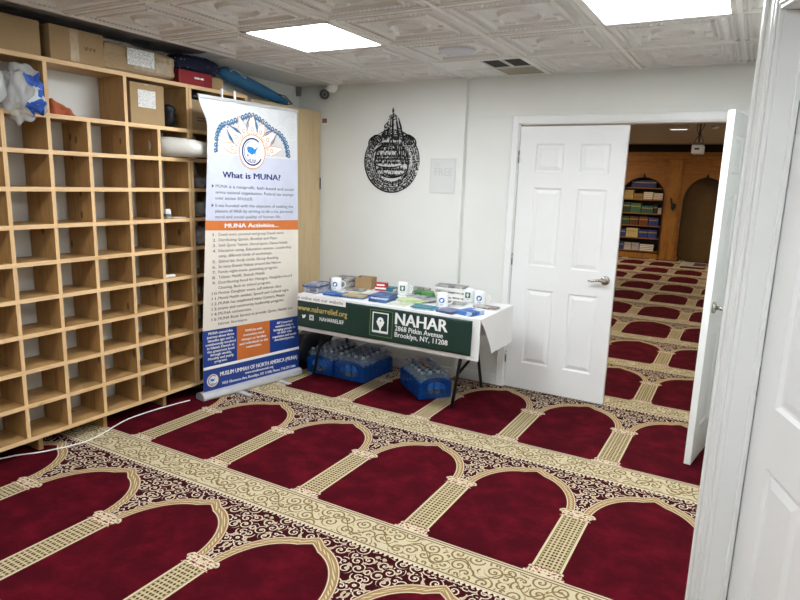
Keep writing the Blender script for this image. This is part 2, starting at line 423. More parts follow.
def leaf(w_, hinge_right=False, thick=.036, h=2.02):
    """six-panel door in x 0..w, y 0..thick (front at y=0), z .008..h"""
    b = MB(); s = w_/.775
    xs = [0, .127*s, .338*s, .455*s, .665*s, w_] if not hinge_right else [0, w_-.665*s, w_-.455*s, w_-.338*s, w_-.127*s, w_]
    zs = [.008, .22, .81, .99, 1.578, 1.69, 1.895, h]
    for side in (0, 1):
        yb = 0 if side == 0 else thick; sg = 1 if side == 0 else -1
        for i in range(5):
            for j in range(7):
                x0, x1, z0, z1 = xs[i], xs[i+1], zs[j], zs[j+1]
                if i in (1, 3) and j in (1, 3, 5):
                    loops = []
                    for ins, dep in ((0, 0), (.010, .009), (.018, .009), (.042, .002)):
                        y = yb+sg*dep
                        loops.append([b.b.verts.new(p) for p in ((x0+ins, y, z0+ins), (x1-ins, y, z0+ins), (x1-ins, y, z1-ins), (x0+ins, y, z1-ins))])
                    for A, B in zip(loops, loops[1:]):
                        for k in range(4): b._f([A[k], A[(k+1) % 4], B[(k+1) % 4], B[k]])
                    b._f(loops[-1])
                else: b.quad((x0, yb, z0), (x1, yb, z0), (x1, yb, z1), (x0, yb, z1))
    z0, z1 = zs[0], h
    b.quad((0, 0, z0), (0, thick, z0), (0, thick, z1), (0, 0, z1)); b.quad((w_, 0, z0), (w_, thick, z0), (w_, thick, z1), (w_, 0, z1))
    b.quad((0, 0, z0), (w_, 0, z0), (w_, thick, z0), (0, thick, z0)); b.quad((0, 0, z1), (w_, 0, z1), (w_, thick, z1), (0, thick, z1))
    bmesh.ops.remove_doubles(b.b, verts=b.b.verts, dist=1e-5)
    return b
def lever(parent, x, z, dirx, back=True, thick=.036, out=1.0):
    b = MB()
    for yy, sg in ((0, -1),)+(((thick, 1),) if back else ()):
        def rr(p): return [(x+q[0]*dirx, yy+sg*q[1]*out, z+q[2]) for q in p]
        b.tube(rr([(0, 0, 0), (0, .008, 0), (0, .012, 0)]), [.033, .033, .022], 20)
        b.tube(rr([(0, .01, 0), (0, .045, 0)]), .011, 12)
        b.tube(rr([(0, .045, 0), (.03, .05, .003), (.06, .05, .0), (.09, .047, -.008), (.112, .044, -.006)]), [.012, .010, .0085, .0075, .006], 12)
    return b.build('door_handle', M_chrome, parent, smooth=True)
def hinges(parent, x, y=-.004):
    for z in (.25, 1.03, 1.80):
        MB().tube([(x, y, z-.045), (x, y, z+.045)], .006, 8).build('hinge', M_chrome, parent, smooth=True)
d1 = leaf(.772).build('door_1', M_door, kind='structure'); d1.location = (0.003, 0.0, 0); d1.rotation_euler.z = R(-.6)
lever(d1, .708, .935, -1); hinges(d1, -.003)
d2 = leaf(.772).build('door_2', M_door, kind='structure')
hp = Vector((1.555, -.004, 0)); fr = Vector((1.437, -.766, 0))     # hinge, free edge
dv = (fr-hp).normalized(); d2.location = hp; d2.rotation_euler.z = math.atan2(dv.y, dv.x)
# leaf's local y=0 face must look to +X: the local frame is turned so that thickness grows towards -X
d2.location = hp+Vector((0, 0, 0)); d2.scale = (1, -1, 1)
lever(d2, .708, .945, -1, False, out=1.5); hinges(d2, .004)
d3 = leaf(DW-.008).build('door_3', M_door, kind='structure'); q = nw(-.004, .082, 0); d3.location = q
d3.rotation_euler.z = math.atan2(-D.y, -D.x)
hinges(d3, -.001, -.005)
# double-door frame: casing, jambs, head
b = MB(); b.box(-.066, -.012, -.014, 0, 0, 2.098); b.box(1.572, 1.64, -.014, 0, 0, 2.098); b.box(-.012, 1.572, -.014, 0, 2.042, 2.098)
b.box(-.066, -.058, -.02, -.014, 0, 2.098); b.box(-.066, 1.64, -.02, -.014, 2.09, 2.098)
struct(b, 'trim_3', M_trim, bevel=.002)
b = MB(); b.box(-.025, -.004, 0, .12, 0, 2.034); b.box(1.562, 1.58, 0, .12, 0, 2.034); b.box(-.025, 1.58, 0, .12, 2.034, 2.052)
struct(b, 'trim_4', M_trim)
struct(MB().box(-.435, -.07, -.014, 0, 0, .085), 'baseboard_back', M_trim, bevel=.003)
struct(MB().box(-1.79, -.435, -.064, -.05, 0, .085), 'baseboard_back_left', M_trim, bevel=.003)

# ------------------------------------------------------------------ ceiling: T-grid and embossed tiles
GX0, GY0, T = -1.0174, -.0444, .6101
def relief(x, y):
    ax, ay = abs(x), abs(y); r = max(ax, ay); t = min(ax, ay) if True else 0
    h = 0
    along = (y if ax > ay else x)
    if r > .272: h = -.004
    elif r > .255: h = -.013
    elif r > .205: h = -.004-.011*abs(sin(along*pi/.024))*(sin((r-.205)/.05*pi))
    elif r > .190: h = -.014
    elif r > .172: h = -.002
    else:
        d = (x*x+y*y)**.5
        h = .0
        if .088 < d < .112: h = -.013*sin((d-.088)/.024*pi)
        if r > .135 and t > .07: h = -.006
    return h
def tile_mesh():
    me = bpy.data.meshes.new('ceiling_tile'); n = 72; s = .592
    vs = []; fs = []
    for i in range(n+1):
        for j in range(n+1):
            x, y = (i/n-.5)*s, (j/n-.5)*s; vs.append((x, y, relief(x, y)*1.4))
    for i in range(n):
        for j in range(n): a = i*(n+1)+j; fs.append((a, a+1, a+n+2, a+n+1))
    me.from_pydata(vs, [], fs); me.materials.append(M_tile); return me
TM = tile_mesh()
b = MB()
cols = range(-1, 7); rows = range(0, 11)
for i in range(-1, 8):
    x = GX0+i*T; b.box(x-.012, x+.012, GY0-11*T, -.003, H-.001, H+.02)
for j in range(0, 12):
    y = GY0-j*T; b.box(GX0-T, GX0+7*T, y-.0119, y+.0119, H-.0008, H+.019)
b.box(GX0-T-.012, LX+.001, -1.30, -1.276, H-.001, H+.02)
ceil = struct(b, 'ceiling', M_grid)
struct(MB().box(LX-.1, 3.3, -6.3, .12, H+.3, H+.34), 'ceiling_slab', M_dark)
lights = {(0, 2), (3, 2), (0, 6), (3, 6), (5, 4)}
for i in cols:
    for j in rows:
        if (i, j) in lights or (i, j) == (1, 0): continue
        o = bpy.data.objects.new('ceiling_tile', TM); C.objects.link(o); o.parent = ceil
        o.location = (GX0+(i+.5)*T, GY0-(j+.5)*T, H+.017)
b = MB(); b.box(LX, GX0-T-.012, -1.27, -.05, H, H+.015)
b.build('edge_tile', M_tile, ceil)
lab = {(0, 2): 'square glowing ceiling light panel left of the ceiling speaker', (3, 2): 'square glowing ceiling light panel above the open doorway, at the top edge',
       (0, 6): 'glowing ceiling panel over the middle of the room, near the shelves', (3, 6): 'glowing ceiling panel directly overhead of the viewer', (5, 4): 'glowing ceiling panel by the right wall'}
M_diff = emis('light_diffuser', 'f6faff', LIGHT_NEAR)
for (i, j) in sorted(lights):
    cx, cy = GX0+(i+.5)*T, GY0-(j+.5)*T
    if (i, j) == (5, 4): continue
    t = thing('ceiling_light', lab[(i, j)], 'ceiling light', (cx, cy, H), 0, 'square ceiling light panels')
    b = MB(); s = .298
    for k in range(4):
        o0 = .298; i0 = .272
        b.box(-o0, o0, i0, o0, -.006, .014, k*pi/2, (0, 0))
    b.build('frame', M_grid, t, bevel=.002)
    MB().box(-.272, .272, -.272, .272, 0, .006).build('diffuser', M_diff, t)
# return-air grille in the tile next to the doorway wall
t = thing('ceiling_vent', 'flat ceiling grille with two rows of panes, some dark, beside the back wall', 'vent', (GX0+1.5*T, GY0-.5*T, H))
MB().box(-.293, .293, -.293, .293, .01, .014).build('backing', M_dark, t)
b = MB()
for x in (-.294, -.148, -.004, .142, .286): b.box(x-.001, x+.009, -.293, 0 if x == .142 else .293, -.002, .01)
for y in (-.29, -.005, .281): b.box(-.293, .293, y, y+.01, -.001, .009)
b.build('grille_bars', M_grid, t)
MB().box(-.293, -.004, -.29, .286, .003, .008).build('pane', M_tile, t)
MB().box(.003, .288, -.003+.006, .286, .003, .008).build('pane', flat('olive_filter_pane', '8f8b78', .6), t)['label'] = 'olive filter pane'
t = tag(MB().lathe([(.0, -.004), (.095, -.004), (.108, 0), (.112, .006)], (GX0+1.5*T, GY0-1.5*T, H+.001), 36).build('ceiling_speaker', flat('grey_speaker_mesh', 'c4c5cc', .6), smooth=True),
        'flat round grey speaker cover in the embossed ceiling', 'speaker')
# crumpled dark sheet lying over the gap between the ceiling grid and the left wall
def crumple(u, v):
    x = LX+.02+u*(.385); y = -4.2+v*2.75
    n_ = noise.noise(Vector((x*9, y*5, 1)))*.035+noise.noise(Vector((x*25, y*18, 3)))*.012
    return (x, y, H+.020+n_*.5-.008*u)
tag(MB().sheet(crumple, 14, 90).build('plastic_sheet', flat('dark_crumpled_plastic', '5e6062', .3, var=.35, nscale=14), smooth=True),
    'dark crumpled plastic sheet in the gap above the cardboard boxes', 'plastic sheet')

# ------------------------------------------------------------------ pigeonhole shelving
SX0, SX1 = LX+.012, -1.80
ZS = [.094, .289, .487, .687, .885, 1.083, 1.284, 1.486, 1.686, 1.880]; ZTOP = 2.17; BT = .024
def unit(label, ylist, tall, loose=()):
    """ylist: divider centres incl. both sides; tall: dividers of the top row"""
    y0, y1 = ylist[0], ylist[-1]
    t = thing('pigeonhole_shelving', label, 'shelving', (SX0, y0, 0), 0, 'pine pigeonhole shelving along the left wall')
    D_ = SX1-SX0
    for z in ZS+[ZTOP]:
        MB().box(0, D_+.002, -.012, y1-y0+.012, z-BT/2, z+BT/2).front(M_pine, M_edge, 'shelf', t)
    for y in ylist:
        b = MB(); side = y in (y0, y1)
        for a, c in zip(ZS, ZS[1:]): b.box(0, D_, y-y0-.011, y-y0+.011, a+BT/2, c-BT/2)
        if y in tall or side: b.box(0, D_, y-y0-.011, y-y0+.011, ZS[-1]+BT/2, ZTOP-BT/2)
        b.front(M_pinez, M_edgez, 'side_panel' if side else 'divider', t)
    for y in loose: MB().box(.02, D_-.03, y-y0-.012, y-y0+.012, 0, ZS[0]-BT/2).build('foot', M_pinez, t)
    return t
unit('big pine pigeonhole shelving unit along the left wall, left of the banner', [-3.725, -3.48, -3.235, -2.99, -2.749, -2.507, -2.271, -2.018, -1.784, -1.542], [-3.48, -2.99, -2.507, -2.018], [-1.80, -2.26, -2.67, -3.5])
unit('pine pigeonhole unit mostly hidden behind the roll-up banner', [-1.517, -1.25, -.985], [], [-1.0])
b = MB(); b.box(0, .205, 0, .90, .0, 2.165)
t = thing('plywood_cupboard', 'tall pale plywood cupboard in the corner behind the banner', 'cupboard', (SX0, -.958, 0))
MB().box(0, .215, .004, .896, .0, 2.15).build('body', M_pinez, t)
MB().box(.218, .236, .03, .893, .012, 2.165).build('door', M_ply, t, bevel=.002)
MB().box(.2365, .242, .884, .8935, 1.50, 1.60).build('hinge', M_steel, t)

# boxes on top of the shelving
def carton(name, label, x0, x1, y0, y1, z0, z1, mat=M_card, tape=None, cat='box', group=None, rz=0, loc=None):
    t = thing(name, label, cat, ((x0+x1)/2, (y0+y1)/2, z0), rz, group)
    w2, d2_, h = (x1-x0)/2, (y1-y0)/2, z1-z0
    MB().box(-w2, w2, -d2_, d2_, 0, h).build('carton', mat, t, bevel=.003)
    if tape is not None:
        a, c = tape
        b = MB(); b.box(w2, w2+.0008, a, c, h*.03, h*.98); b.box(w2-.12, w2, a, c, h, h+.0008); b.build('tape', M_tape, t)
    return t
ZT = ZTOP+BT/2
carton('cardboard_box', 'plain brown cardboard box on top of the shelving at the left edge', -2.04, -1.80, -3.05, -2.52, ZT, 2.357, M_card, None, group='cardboard boxes on top of the shelving')
t = carton('cardboard_box', 'brown cardboard box with shiny tape and a pen scribble, on top of the shelving', -2.03, -1.79, -2.475, -2.155, ZT, 2.358, M_card, (-.045, .005), group='cardboard boxes on top of the shelving')
b = MB()
for k in range(3): b.tube([(.1215, .04+k*.025, .09), (.1215, .05+k*.025, .075), (.1215, .06+k*.022, .095)], .0012, 5)
b.build('pen_marks', M_dark, t)
t = thing('taped_parcel', 'long dented cardboard parcel wrapped in clear tape with white labels', 'parcel', (-1.915, -1.89, ZT))
b = MB()
def parc(u, v):
    a = u*2*pi; y = -.25+v*.50; e_ = 1
    cx, cz = cos(a), sin(a); k = 1/max(abs(cx), abs(cz)); k = min(k, 1.30)
    n_ = noise.noise(Vector((cx*2, y*7, cz*2)))*.012+noise.noise(Vector((cx*6, y*28, cz*6)))*.006
    tap = 1-.18*max(0, (v-.8)/.2)**2
    return (cx*k*.108+n_, y, .081+cz*k*.078*tap+n_*.5)
b.sheet(parc, 64, 50)
for vv in (0, 1): b.poly([parc(k/32, vv) for k in range(32)], lambda *p: p)
o = b.build('wrapped_carton', M_card2, t, smooth=False)
b = MB(); b.sheet(lambda u, v: (.1135+.002*sin(u*40), -.06+u*.29, .03+v*.10), 30, 4); b.build('tape', flat('shiny_tape', 'b5a58c', .08, var=.1, nscale=30, bmp=1.0), t, solid=.001)
MB().box(.1185, .1195, -.105, .09, .050, .146).build('shipping_label', M_label, t)
# navy dotted bundle, red shoe box, blue bag
def dots():
    m, nt, b_ = nmat('navy_dotted_cloth'); S.nt = nt
    v = nt.nodes.new('ShaderNodeTexVoronoi'); v.inputs['Scale'].default_value = 38; v.inputs['Randomness'].default_value = .35; nt.links.new(coords(), v.inputs['Vector'])
    link(mixc(S(v.outputs['Distance']) < .17, lin('141a38'), lin('8e96b8')), b_.inputs['Base Color']); b_.inputs['Roughness'].default_value = .8; return m
def blob(cx, cy, cz, rx, ry, rz_, amp=.12, seed=0, sq=.5, zfloor=None, nu=32, nv=20):
    def f(u, v):
        a, p = u*2*pi, (v-.5)*pi
        x, y, z = cos(p)*cos(a), cos(p)*sin(a), sin(p)
        g = lambda q: math.copysign(abs(q)**sq, q)
        n_ = 1+amp*noise.noise(Vector((x*2+seed, y*2, z*2)))+amp*.5*noise.noise(Vector((x*5+seed, y*5, z*5)))
        P = [cx+g(x)*rx*n_, cy+g(y)*ry*n_, cz+g(z)*rz_*n_]
        if zfloor is not None: P[2] = max(P[2], zfloor)
        return P
    return f
b = MB().sheet(blob(-1.92, -1.385, ZT+.145, .10, .205, .060, .15, 3, .7, ZT+.0895), 32, 20)
tag(b.build('fabric_bundle', dots(), smooth=True), 'navy cloth bundle with pale dots on top of the red box', 'bundle')
t = thing('shoe_box', 'flat red and brown box under the navy dotted bundle', 'box', (-1.90, -1.42, ZT))
MB().box(-.09, .105, -.19, .10, 0, .088).build('lid', flat('red_card', '8e2028', .4), t, bevel=.003)
MB().box(-.088, .103, .10, .20, 0, .078).build('tray', M_card, t, bevel=.003)
b = MB(); b.box(.105, .106, -.06, -.015, .042, .054); b.box(.105, .106, -.008, .02, .042, .054); b.build('white_mark', M_white, t)
t = thing('carry_bag', 'long blue tapered carry bag with white outline lying on the cupboard', 'bag', (-1.93, -1.03, 0))
b = MB(); path = [(0, -.10, 2.335), (0.0, -.02, 2.33), (-.0, .12, 2.305), (-.0, .35, 2.262), (0, .55, 2.225), (0, .64, 2.205), (0, .68, 2.195)]
rad = [.022, .05, .053, .048, .038, .03, .006]
b.tube(path, rad, 20); b.build('bag_body', flat('blue_nylon', '2f6f9e', .5, var=.12, bmp=.2), t, smooth=True)
b = MB()
for a, w_ in ((.50, .0035), (1.15, .0035)):
    b.tube([(cos(a+.25*sin(y*40))*r_*1.02, y, z_+sin(a+.25*sin(y*40))*r_*1.02) for y, z_, r_ in [(-.03+k*.015, 2.332-(max(0, -.03+k*.015))*.2, .0505) for k in range(12)]], w_, 6)
for y, r_ in ((-.02, .0515), (.13, .0535)):
    b.tube([(cos(a)*r_, y, 2.33-max(0, y)*.2+sin(a)*r_) for a in [.4+k*.1 for k in range(9)]], .003, 6)
b.build('white_outline', M_white, t)
b = MB(); b.tube([(.02, .5, 2.26), (.04, .60, 2.25), (.03, .70, 2.20), (0, .66, 2.19)], .004, 6); b.tube([(-.01, .55, 2.26), (.01, .64, 2.235), (0, .72, 2.20)], .003, 6); b.build('strap', M_steel, t)

# things in the pigeonholes
t = thing('plastic_bag', 'bulging clear plastic bag with blue print hanging out of the top shelf', 'bag', (-1.83, -2.635, 1.892))
MB().sheet(blob(.015, 0, .085, .10, .095, .135, .34, 5, .75), 64, 40).build('bag_body', film('milky_plastic', 'e0e3e2', .55, .10), t, smooth=True)
bf_ = blob(.015, 0, .085, .103, .098, .138, .34, 5, .75)
b = MB(); b.sheet(lambda u, v: bf_(-.015+.14*u+.03*sin(v*11+1), .20+.52*v), 16, 20)
b.build('blue_print', printed('blue_print', '1f55b4', ['1f4fb0', '2a62c4', 'd7dde2', '1d4aa8'], 60, .0, 3), t, smooth=True)
MB().sheet(blob(.02, -.19, .10, .085, .10, .11, .2, 9, .75), 24, 14).build('bag_fold', film('milky_plastic_fold', 'dfe3e2', .6, .12), t, smooth=True)
def lump(u, v):
    p = max(0, 1-(2*v-1)**2)**.5; q = 4*u*(1-u) if u < .12 else 1
    z = .088*max(0, 1-u)**.75*p*min(1, u*9)+.009*p*sin(v*17+u*9)*min(1, u*6)*min(1, (1-u)*6)+.010*p
    return ((v-.5)*.13*(1-.3*u)+.012*sin(u*11), -.085+.175*u, max(0, z))
b = MB(); b.sheet(lump, 30, 24); b.sheet(lambda u, v: (lump(u, v)[0], lump(u, v)[1], 0), 30, 24); bmesh.ops.remove_doubles(b.b, verts=b.b.verts, dist=1e-5)
tag(b.build('orange_cloth', flat('orange_cloth', 'b9603c', .8, var=.3, nscale=40, bmp=.4), smooth=True), 'folded orange cloth lying in the big top pigeonhole', 'cloth').location = (-1.87, -2.405, 1.892)
t = thing('cardboard_box', 'brown cardboard box with a white paper label inside the top pigeonhole', 'box', (-1.90, -1.855, 1.892))
MB().box(-.12, .10, -.13, .122, 0, .245).build('carton', M_card, t, bevel=.003)
b = MB().box(.1005, .1012, -.075, .055, .10, .205); b.build('paper_label', M_label, t)
MB().box(.1005, .1015, -.03, .0, .232, .245).build('tape', M_tape, t)
tag(MB().sheet(blob(0, 0, .075, .075, .045, .075, .2, 2, .8), 24, 14).build('black_bag_or_filler', flat('black_bag_filler_plastic', '202228', .35, var=.2), smooth=True), 'small black bag beside the labelled box in the top pigeonhole', 'bag').location = (-1.905, -1.635, 1.894)
b = MB(); b.tube([(-.06, -.085, .0), (.03, 0, 0), (.125, .09, -.003), (.165, .20, -.010), (.17, .225, -.014)], [.062, .066, .060, .052, .03], 20)
t = tag(b.build('plastic_roll', film('wrapped_white_roll', 'dad8d0', .88, .15), smooth=True), 'white plastic-wrapped roll sticking out of a pigeonhole toward the banner', 'roll')
t.location = (-1.86, -1.675, 1.766)
t = thing('paper_cup', 'small white cup with printed band in a pigeonhole', 'cup', (-1.83, -1.715, 1.298))
MB().lathe([(.022, 0), (.024, .03), (.021, .055), (.012, .062), (0, .062)], n=20).build('cup_body', M_white, t, smooth=True)
MB().lathe([(.0235, .012), (.0248, .014), (.0249, .028), (.0238, .03)], n=20).build('printed_band', flat('grey_band', '70757c', .5), t)
tag(MB().box(-.03, .03, -.05, .05, 0, .004).build('white_card', M_white), 'thin white card beside the small cup', 'card').location = (-1.84, -1.625, 1.2985)
tag(MB().box(-.02, .02, -.04, .04, 0, .014).build('chalk_block', M_white), 'small white block lying alone in a lower pigeonhole', 'block').location = (-1.85, -1.71, .8975)
t = thing('cardboard_box', 'brown printed cardboard box half hidden behind the banner top', 'box', (-1.90, -1.375, 1.892))
MB().box(-.11, .09, -.125, .11, 0, .20).build('carton', M_card2, t, bevel=.003)
b = MB(); b.box(.09, .0906, -.08, .03, .08, .086); b.box(.09, .0906, -.08, .0, .062, .068); b.build('print_marks', M_greytext, t)
tag(MB().sheet(blob(0, 0, .028, .08, .10, .028, .2, 4, .7), 20, 12).build('black_cloth', M_black, smooth=True), 'black folded cloth on the printed box behind the banner', 'cloth').location = (-1.90, -1.38, 2.094)
for k, z in enumerate((1.498, 1.296, 1.095)):
    tag(MB().sheet(blob(0, 0, .045+.01*k, .06, .07, .04+.01*k, .5, 11+k, .8), 24, 14).build('plastic_wrap', film('crinkled_clear_wrap_%d' % k, 'c9ccce', .5, .1), smooth=True),
        'crinkled clear plastic wrap in the %s pigeonhole beside the banner' % ['highest', 'middle', 'lowest'][k], 'plastic wrap', 'crinkled plastic in the pigeonholes').location = (-1.87, -1.43, z)

# ------------------------------------------------------------------ floor cable
pts = [(-2.0, -3.05), (-1.90, -2.88), (-1.86, -2.79), (-1.795, -2.70), (-1.760, -2.62), (-1.738, -2.56), (-1.72, -2.46), (-1.75, -2.31), (-1.775, -2.25), (-1.815, -2.1), (-1.81, -1.92), (-1.785, -1.75), (-1.76, -1.64)]
def spline(P, n=8):
    out = []
    for i in range(len(P)-1):
        p0, p1, p2, p3 = P[max(0, i-1)], P[i], P[i+1], P[min(len(P)-1, i+2)]
        for k in range(n):
            t = k/n; out.append(tuple(.5*(2*b_+(c_-a_)*t+(2*a_-5*b_+4*c_-d_)*t*t+(3*b_-a_-3*c_+d_)*t**3) for a_, b_, c_, d_ in zip(p0, p1, p2, p3)))
    return out+[P[-1]]
b = MB().tube([(x, y, .0045) for x, y in spline(pts)], .004, 8)
tag(b.build('cable', M_white, smooth=True), 'thin white cable lying on the carpet along the shelving', 'cable')

# ------------------------------------------------------------------ roll-up banner
B0, B1 = Vector((-1.69, -1.575, .09)), Vector((-1.53, -.70, .09)); T0, T1 = Vector((-1.585, -1.645, 2.09)), Vector((-1.52, -.735, 2.09))
bn = Vector(((B1-B0).y, -(B1-B0).x, 0)).normalized()
def sm(x): x = max(0, min(1, x)); return x*x*(3-2*x)
def BF(lift=0.0):
    def f(s_, t_):
        k = sm((1-t_)/.09)*max(0, min(1, (t_-.2)/.65))
        s2 = s_+.085*k*max(0, 1-s_/.35)**2
        p = (B0*(1-s2)+B1*s2)*(1-t_)+(T0*(1-s2)+T1*s2)*t_
        back = .018*k*max(0, 1-s_/.12)**2
        return p+bn*(lift-back)
    return f
t = thing('roll_up_banner', 'tall roll-up banner headed What is MUNA? standing before the shelving', 'banner', (0, 0, 0))
b = MB(); b.sheet(lambda u, v: BF()(u, -.03+v*1.03), 90, 100); fab = b.build('banner_fabric', M_topgrey, t, smooth=True, recalc=False)
def region(mat, s0, s1, tl0, tl1, tr0, tr1, lift, name, nu=24, nv=14):
    b = MB(); f = BF(lift)
    us = [s0]+[k/90 for k in range(91) if s0+1e-4 < k/90 < s1-1e-4]+[s1]; n_ = max(nv, int(abs(tl1-tl0)*100))
    P = [[b.b.verts.new(f(u_, (tl0+(tl1-tl0)*j/n_)*(1-(u_-s0)/(s1-s0))+(tr0+(tr1-tr0)*j/n_)*(u_-s0)/(s1-s0))) for j in range(n_+1)] for u_ in us]
    for i in range(len(us)-1):
        for j in range(n_): b._f([P[i][j], P[i+1][j], P[i+1][j+1], P[i][j+1]])
    return b.build(name, mat, fab, smooth=True, recalc=False)
L1, L2, L3 = .0016, .0032, .0048
region(M_lilac, 0, 1, .599, .822, .588, .818, L1, 'lilac_panel')
region(M_orange, 0, 1, .566, .599, .551, .588, L1, 'heading_bar', nv=3)
region(M_cream, 0, 1, .212, .566, .202, .551, L1, 'cream_panel')
region(M_blue, 0, .322, -.028, .212, -.028, .209, L1, 'blue_panel', 10)
region(M_orange, .322, .667, .075, .209, .075, .206, L1, 'orange_panel', 10, 8)
region(M_blue, .667, 1, -.028, .206, -.028, .202, L1, 'blue_panel', 10)
region(M_blue, .322, .667, -.028, .075, -.028, .075, L1, 'blue_panel', 10, 8)
region(M_prwhite, 0, 1, .066, .077, .062, .073, L2, 'white_stripe', nv=2)
# pale ring pattern of the top field
b = MB(); f = BF(L1)
for k in range(9):
    cx, cy = .06+.125*k, .93+.035*((k*37) % 3-1)
    for rr_ in (.04, .065, .09):
        n_ = 40
        for a in range(n_):
            p = [(cx+rr_*q*cos(2*pi*(a+d_)/n_)*1.0, cy+rr_*q*.45*sin(2*pi*(a+d_)/n_)) for q, d_ in ((1, 0), (1, 1), (.955, 1), (.955, 0))]
            if all(.01 < x < .99 and .828 < y < .995 for x, y in p): b.poly(p, f)
b.build('ring_pattern', M_prwhite, fab, recalc=False)
# mandala: scalloped blue lace arc, pale petals, round emblem
AS = .9/2.0; random.seed(3)
mc = (.495, .826)
ARC = [(.89, 0), (.865, .045), (.795, .080), (.69, .098), (.59, .121), (.487, .134), (.385, .119), (.28, .101), (.175, .086), (.115, .052), (.10, 0)]
def arc_pt(a, k=1.0):     # lobed outline
    q = min(max(a/pi, 0), .99999)*10; i_ = int(q); f_ = q-i_
    P = [ARC[min(10, max(0, i_+d_))] for d_ in (-1, 0, 1, 2)]
    c_ = [.5*(2*P[1][m]+(P[2][m]-P[0][m])*f_+(2*P[0][m]-5*P[1][m]+4*P[2][m]-P[3][m])*f_*f_+(3*P[1][m]-P[0][m]-3*P[2][m]+P[3][m])*f_**3) for m in (0, 1)]
    return mc[0]+(c_[0]-mc[0])*k, mc[1]+c_[1]*k
b = MB(); f1_ = BF(L1+.0002)
b.sheet(lambda u, v: f1_(mc[0]+(arc_pt(pi*u, .97)[0]-mc[0])*v, mc[1]+(arc_pt(pi*u, .97)[1]-mc[1])*v), 48, 12); b.build('mandala_ground', flat('mandala_ground', 'd3d2d2', .5), fab, recalc=False)
b = MB(); f = BF(L2)
for k in range(60):
    a0, a1 = pi*k/60, pi*(k+1)/60
    b.poly([arc_pt(a0, .94), arc_pt(a1, .94), arc_pt(a1, .99), arc_pt(a0, .99)], f)
for k in range(30):
    x, y = arc_pt(pi*(k+.5)/30, 1.02); b.ringp(x, y, .006, .018, f, 10, ry=AS)
    x, y = arc_pt(pi*(k+.5)/30, .93); b.disc(x, y, .006, f, 6, ry=AS)
b.build('blue_lace', M_dkblue, fab, recalc=False)
bw, bo, bb = MB(), MB(), MB(); f3 = BF(L2); f4 = BF(L3)
for k, a in enumerate([R(x) for x in (12, 40, 66, 90, 114, 140, 168)]):
    d0, d1 = .15, .35 if k % 2 else (.30 if k == 3 else .34)
    ux, uy = cos(a), sin(a)
    def pt(r_, s_): return (mc[0]+(ux*r_-uy*s_), mc[1]+(uy*r_+ux*s_)*AS*.92)
    ww = .058 if k % 2 else .046
    pet = [(d0, -ww*.6), (d0+.05, -ww), (d0+.10, -ww*.8), (d1, 0), (d0+.10, ww*.8), (d0+.05, ww), (d0, ww*.6)]
    bw.poly([pt(*p) for p in pet], f3)
    bo.ringp(*pt(d0+.06, 0), .010, .018, f4, 8, ry=AS); bo.ringp(*pt(d0+.02, .02), .008, .014, f4, 8, ry=AS); bo.ringp(*pt(d0+.02, -.02), .008, .014, f4, 8, ry=AS)
    for A, B in zip(pet, pet[1:]):
        x0, y0 = pt(*A); x1, y1 = pt(*B); A2, B2 = (A[0]-.006, A[1]*.86), (B[0]-.006, B[1]*.86)
        bo.poly([(x0, y0), (x1, y1), pt(*B2), pt(*A2)], f4)
    if k in (1, 3, 5):
        for sg in (-1, 1): bb.poly([pt(d0+.03, sg*ww), pt(d0+.10, sg*(ww*1.0)), pt(d1-.02, sg*.018), pt(d0+.08, sg*ww*.6)], f4)
        bb.disc(*pt(d1-.03, 0), .008, f4, 8, ry=AS)
bw.build('petals', M_prwhite, fab, recalc=False); bo.build('petal_lines', M_peach, fab, recalc=False); bb.build('petal_accents', M_dkblue, fab, recalc=False)
def US(cx, cy, k, f, b):
    P = [(-1, .45), (-.9, .62), (-.2, .55), (.1, .5), (.28, .35), (.38, .2), (.45, .38), (.62, .3), (.7, .42), (.9, .62), (1, .6), (.95, .4), (.78, .2), (.72, .0), (.6, -.15), (.55, -.35), (.62, -.62), (.5, -.6), (.4, -.36), (.1, -.4), (0, -.48), (-.08, -.7), (-.25, -.45), (-.4, -.42), (-.6, -.3), (-.85, -.2), (-1, .1)]
    b.poly([(cx+x*k, cy+y*k*AS) for x, y in P], f)
    b.poly([(cx+x*k, cy+y*k*AS) for x, y in ((-1.1, -.6), (-.8, -.45), (-.7, -.7), (-.95, -.85))], f)
    b.disc(cx-.35*k, cy-.85*k*AS, .08*k, f, 8, ry=AS)
def emblem(cx, cy, r_):
    f5, f6, f7 = BF(L3+.0014), BF(L3+.0028), BF(L3+.004)
    b = MB(); b.disc(cx, cy, r_, f5, 40, AS); b.build('emblem_disc', M_prwhite, fab, recalc=False)
    b = MB(); b.ringp(cx, cy, r_*.93, r_, f6, 40, ry=AS); b.build('emblem_rim', M_peach, fab, recalc=False)
    b = MB(); b.ringp(cx, cy, r_*.70, r_*.80, f6, 40, R(50), R(330), AS); b.ringp(cx, cy, r_*.60, r_*.64, f6, 30, R(110), R(290), AS)
    b.text('MUNA', cx-r_*.3, cx+r_*.3, cy-r_*.58*AS, cy-r_*.40*AS, f6, .02); b.build('emblem_ring', M_navy, fab, recalc=False)
    b = MB(); US(cx, cy+r_*.05*AS, r_*.40, f6, b); b.build('map_shape', M_sky, fab, recalc=False)
emblem(.494, .836, .135)
emblem(.081, .022, .055)
f = BF(L2)
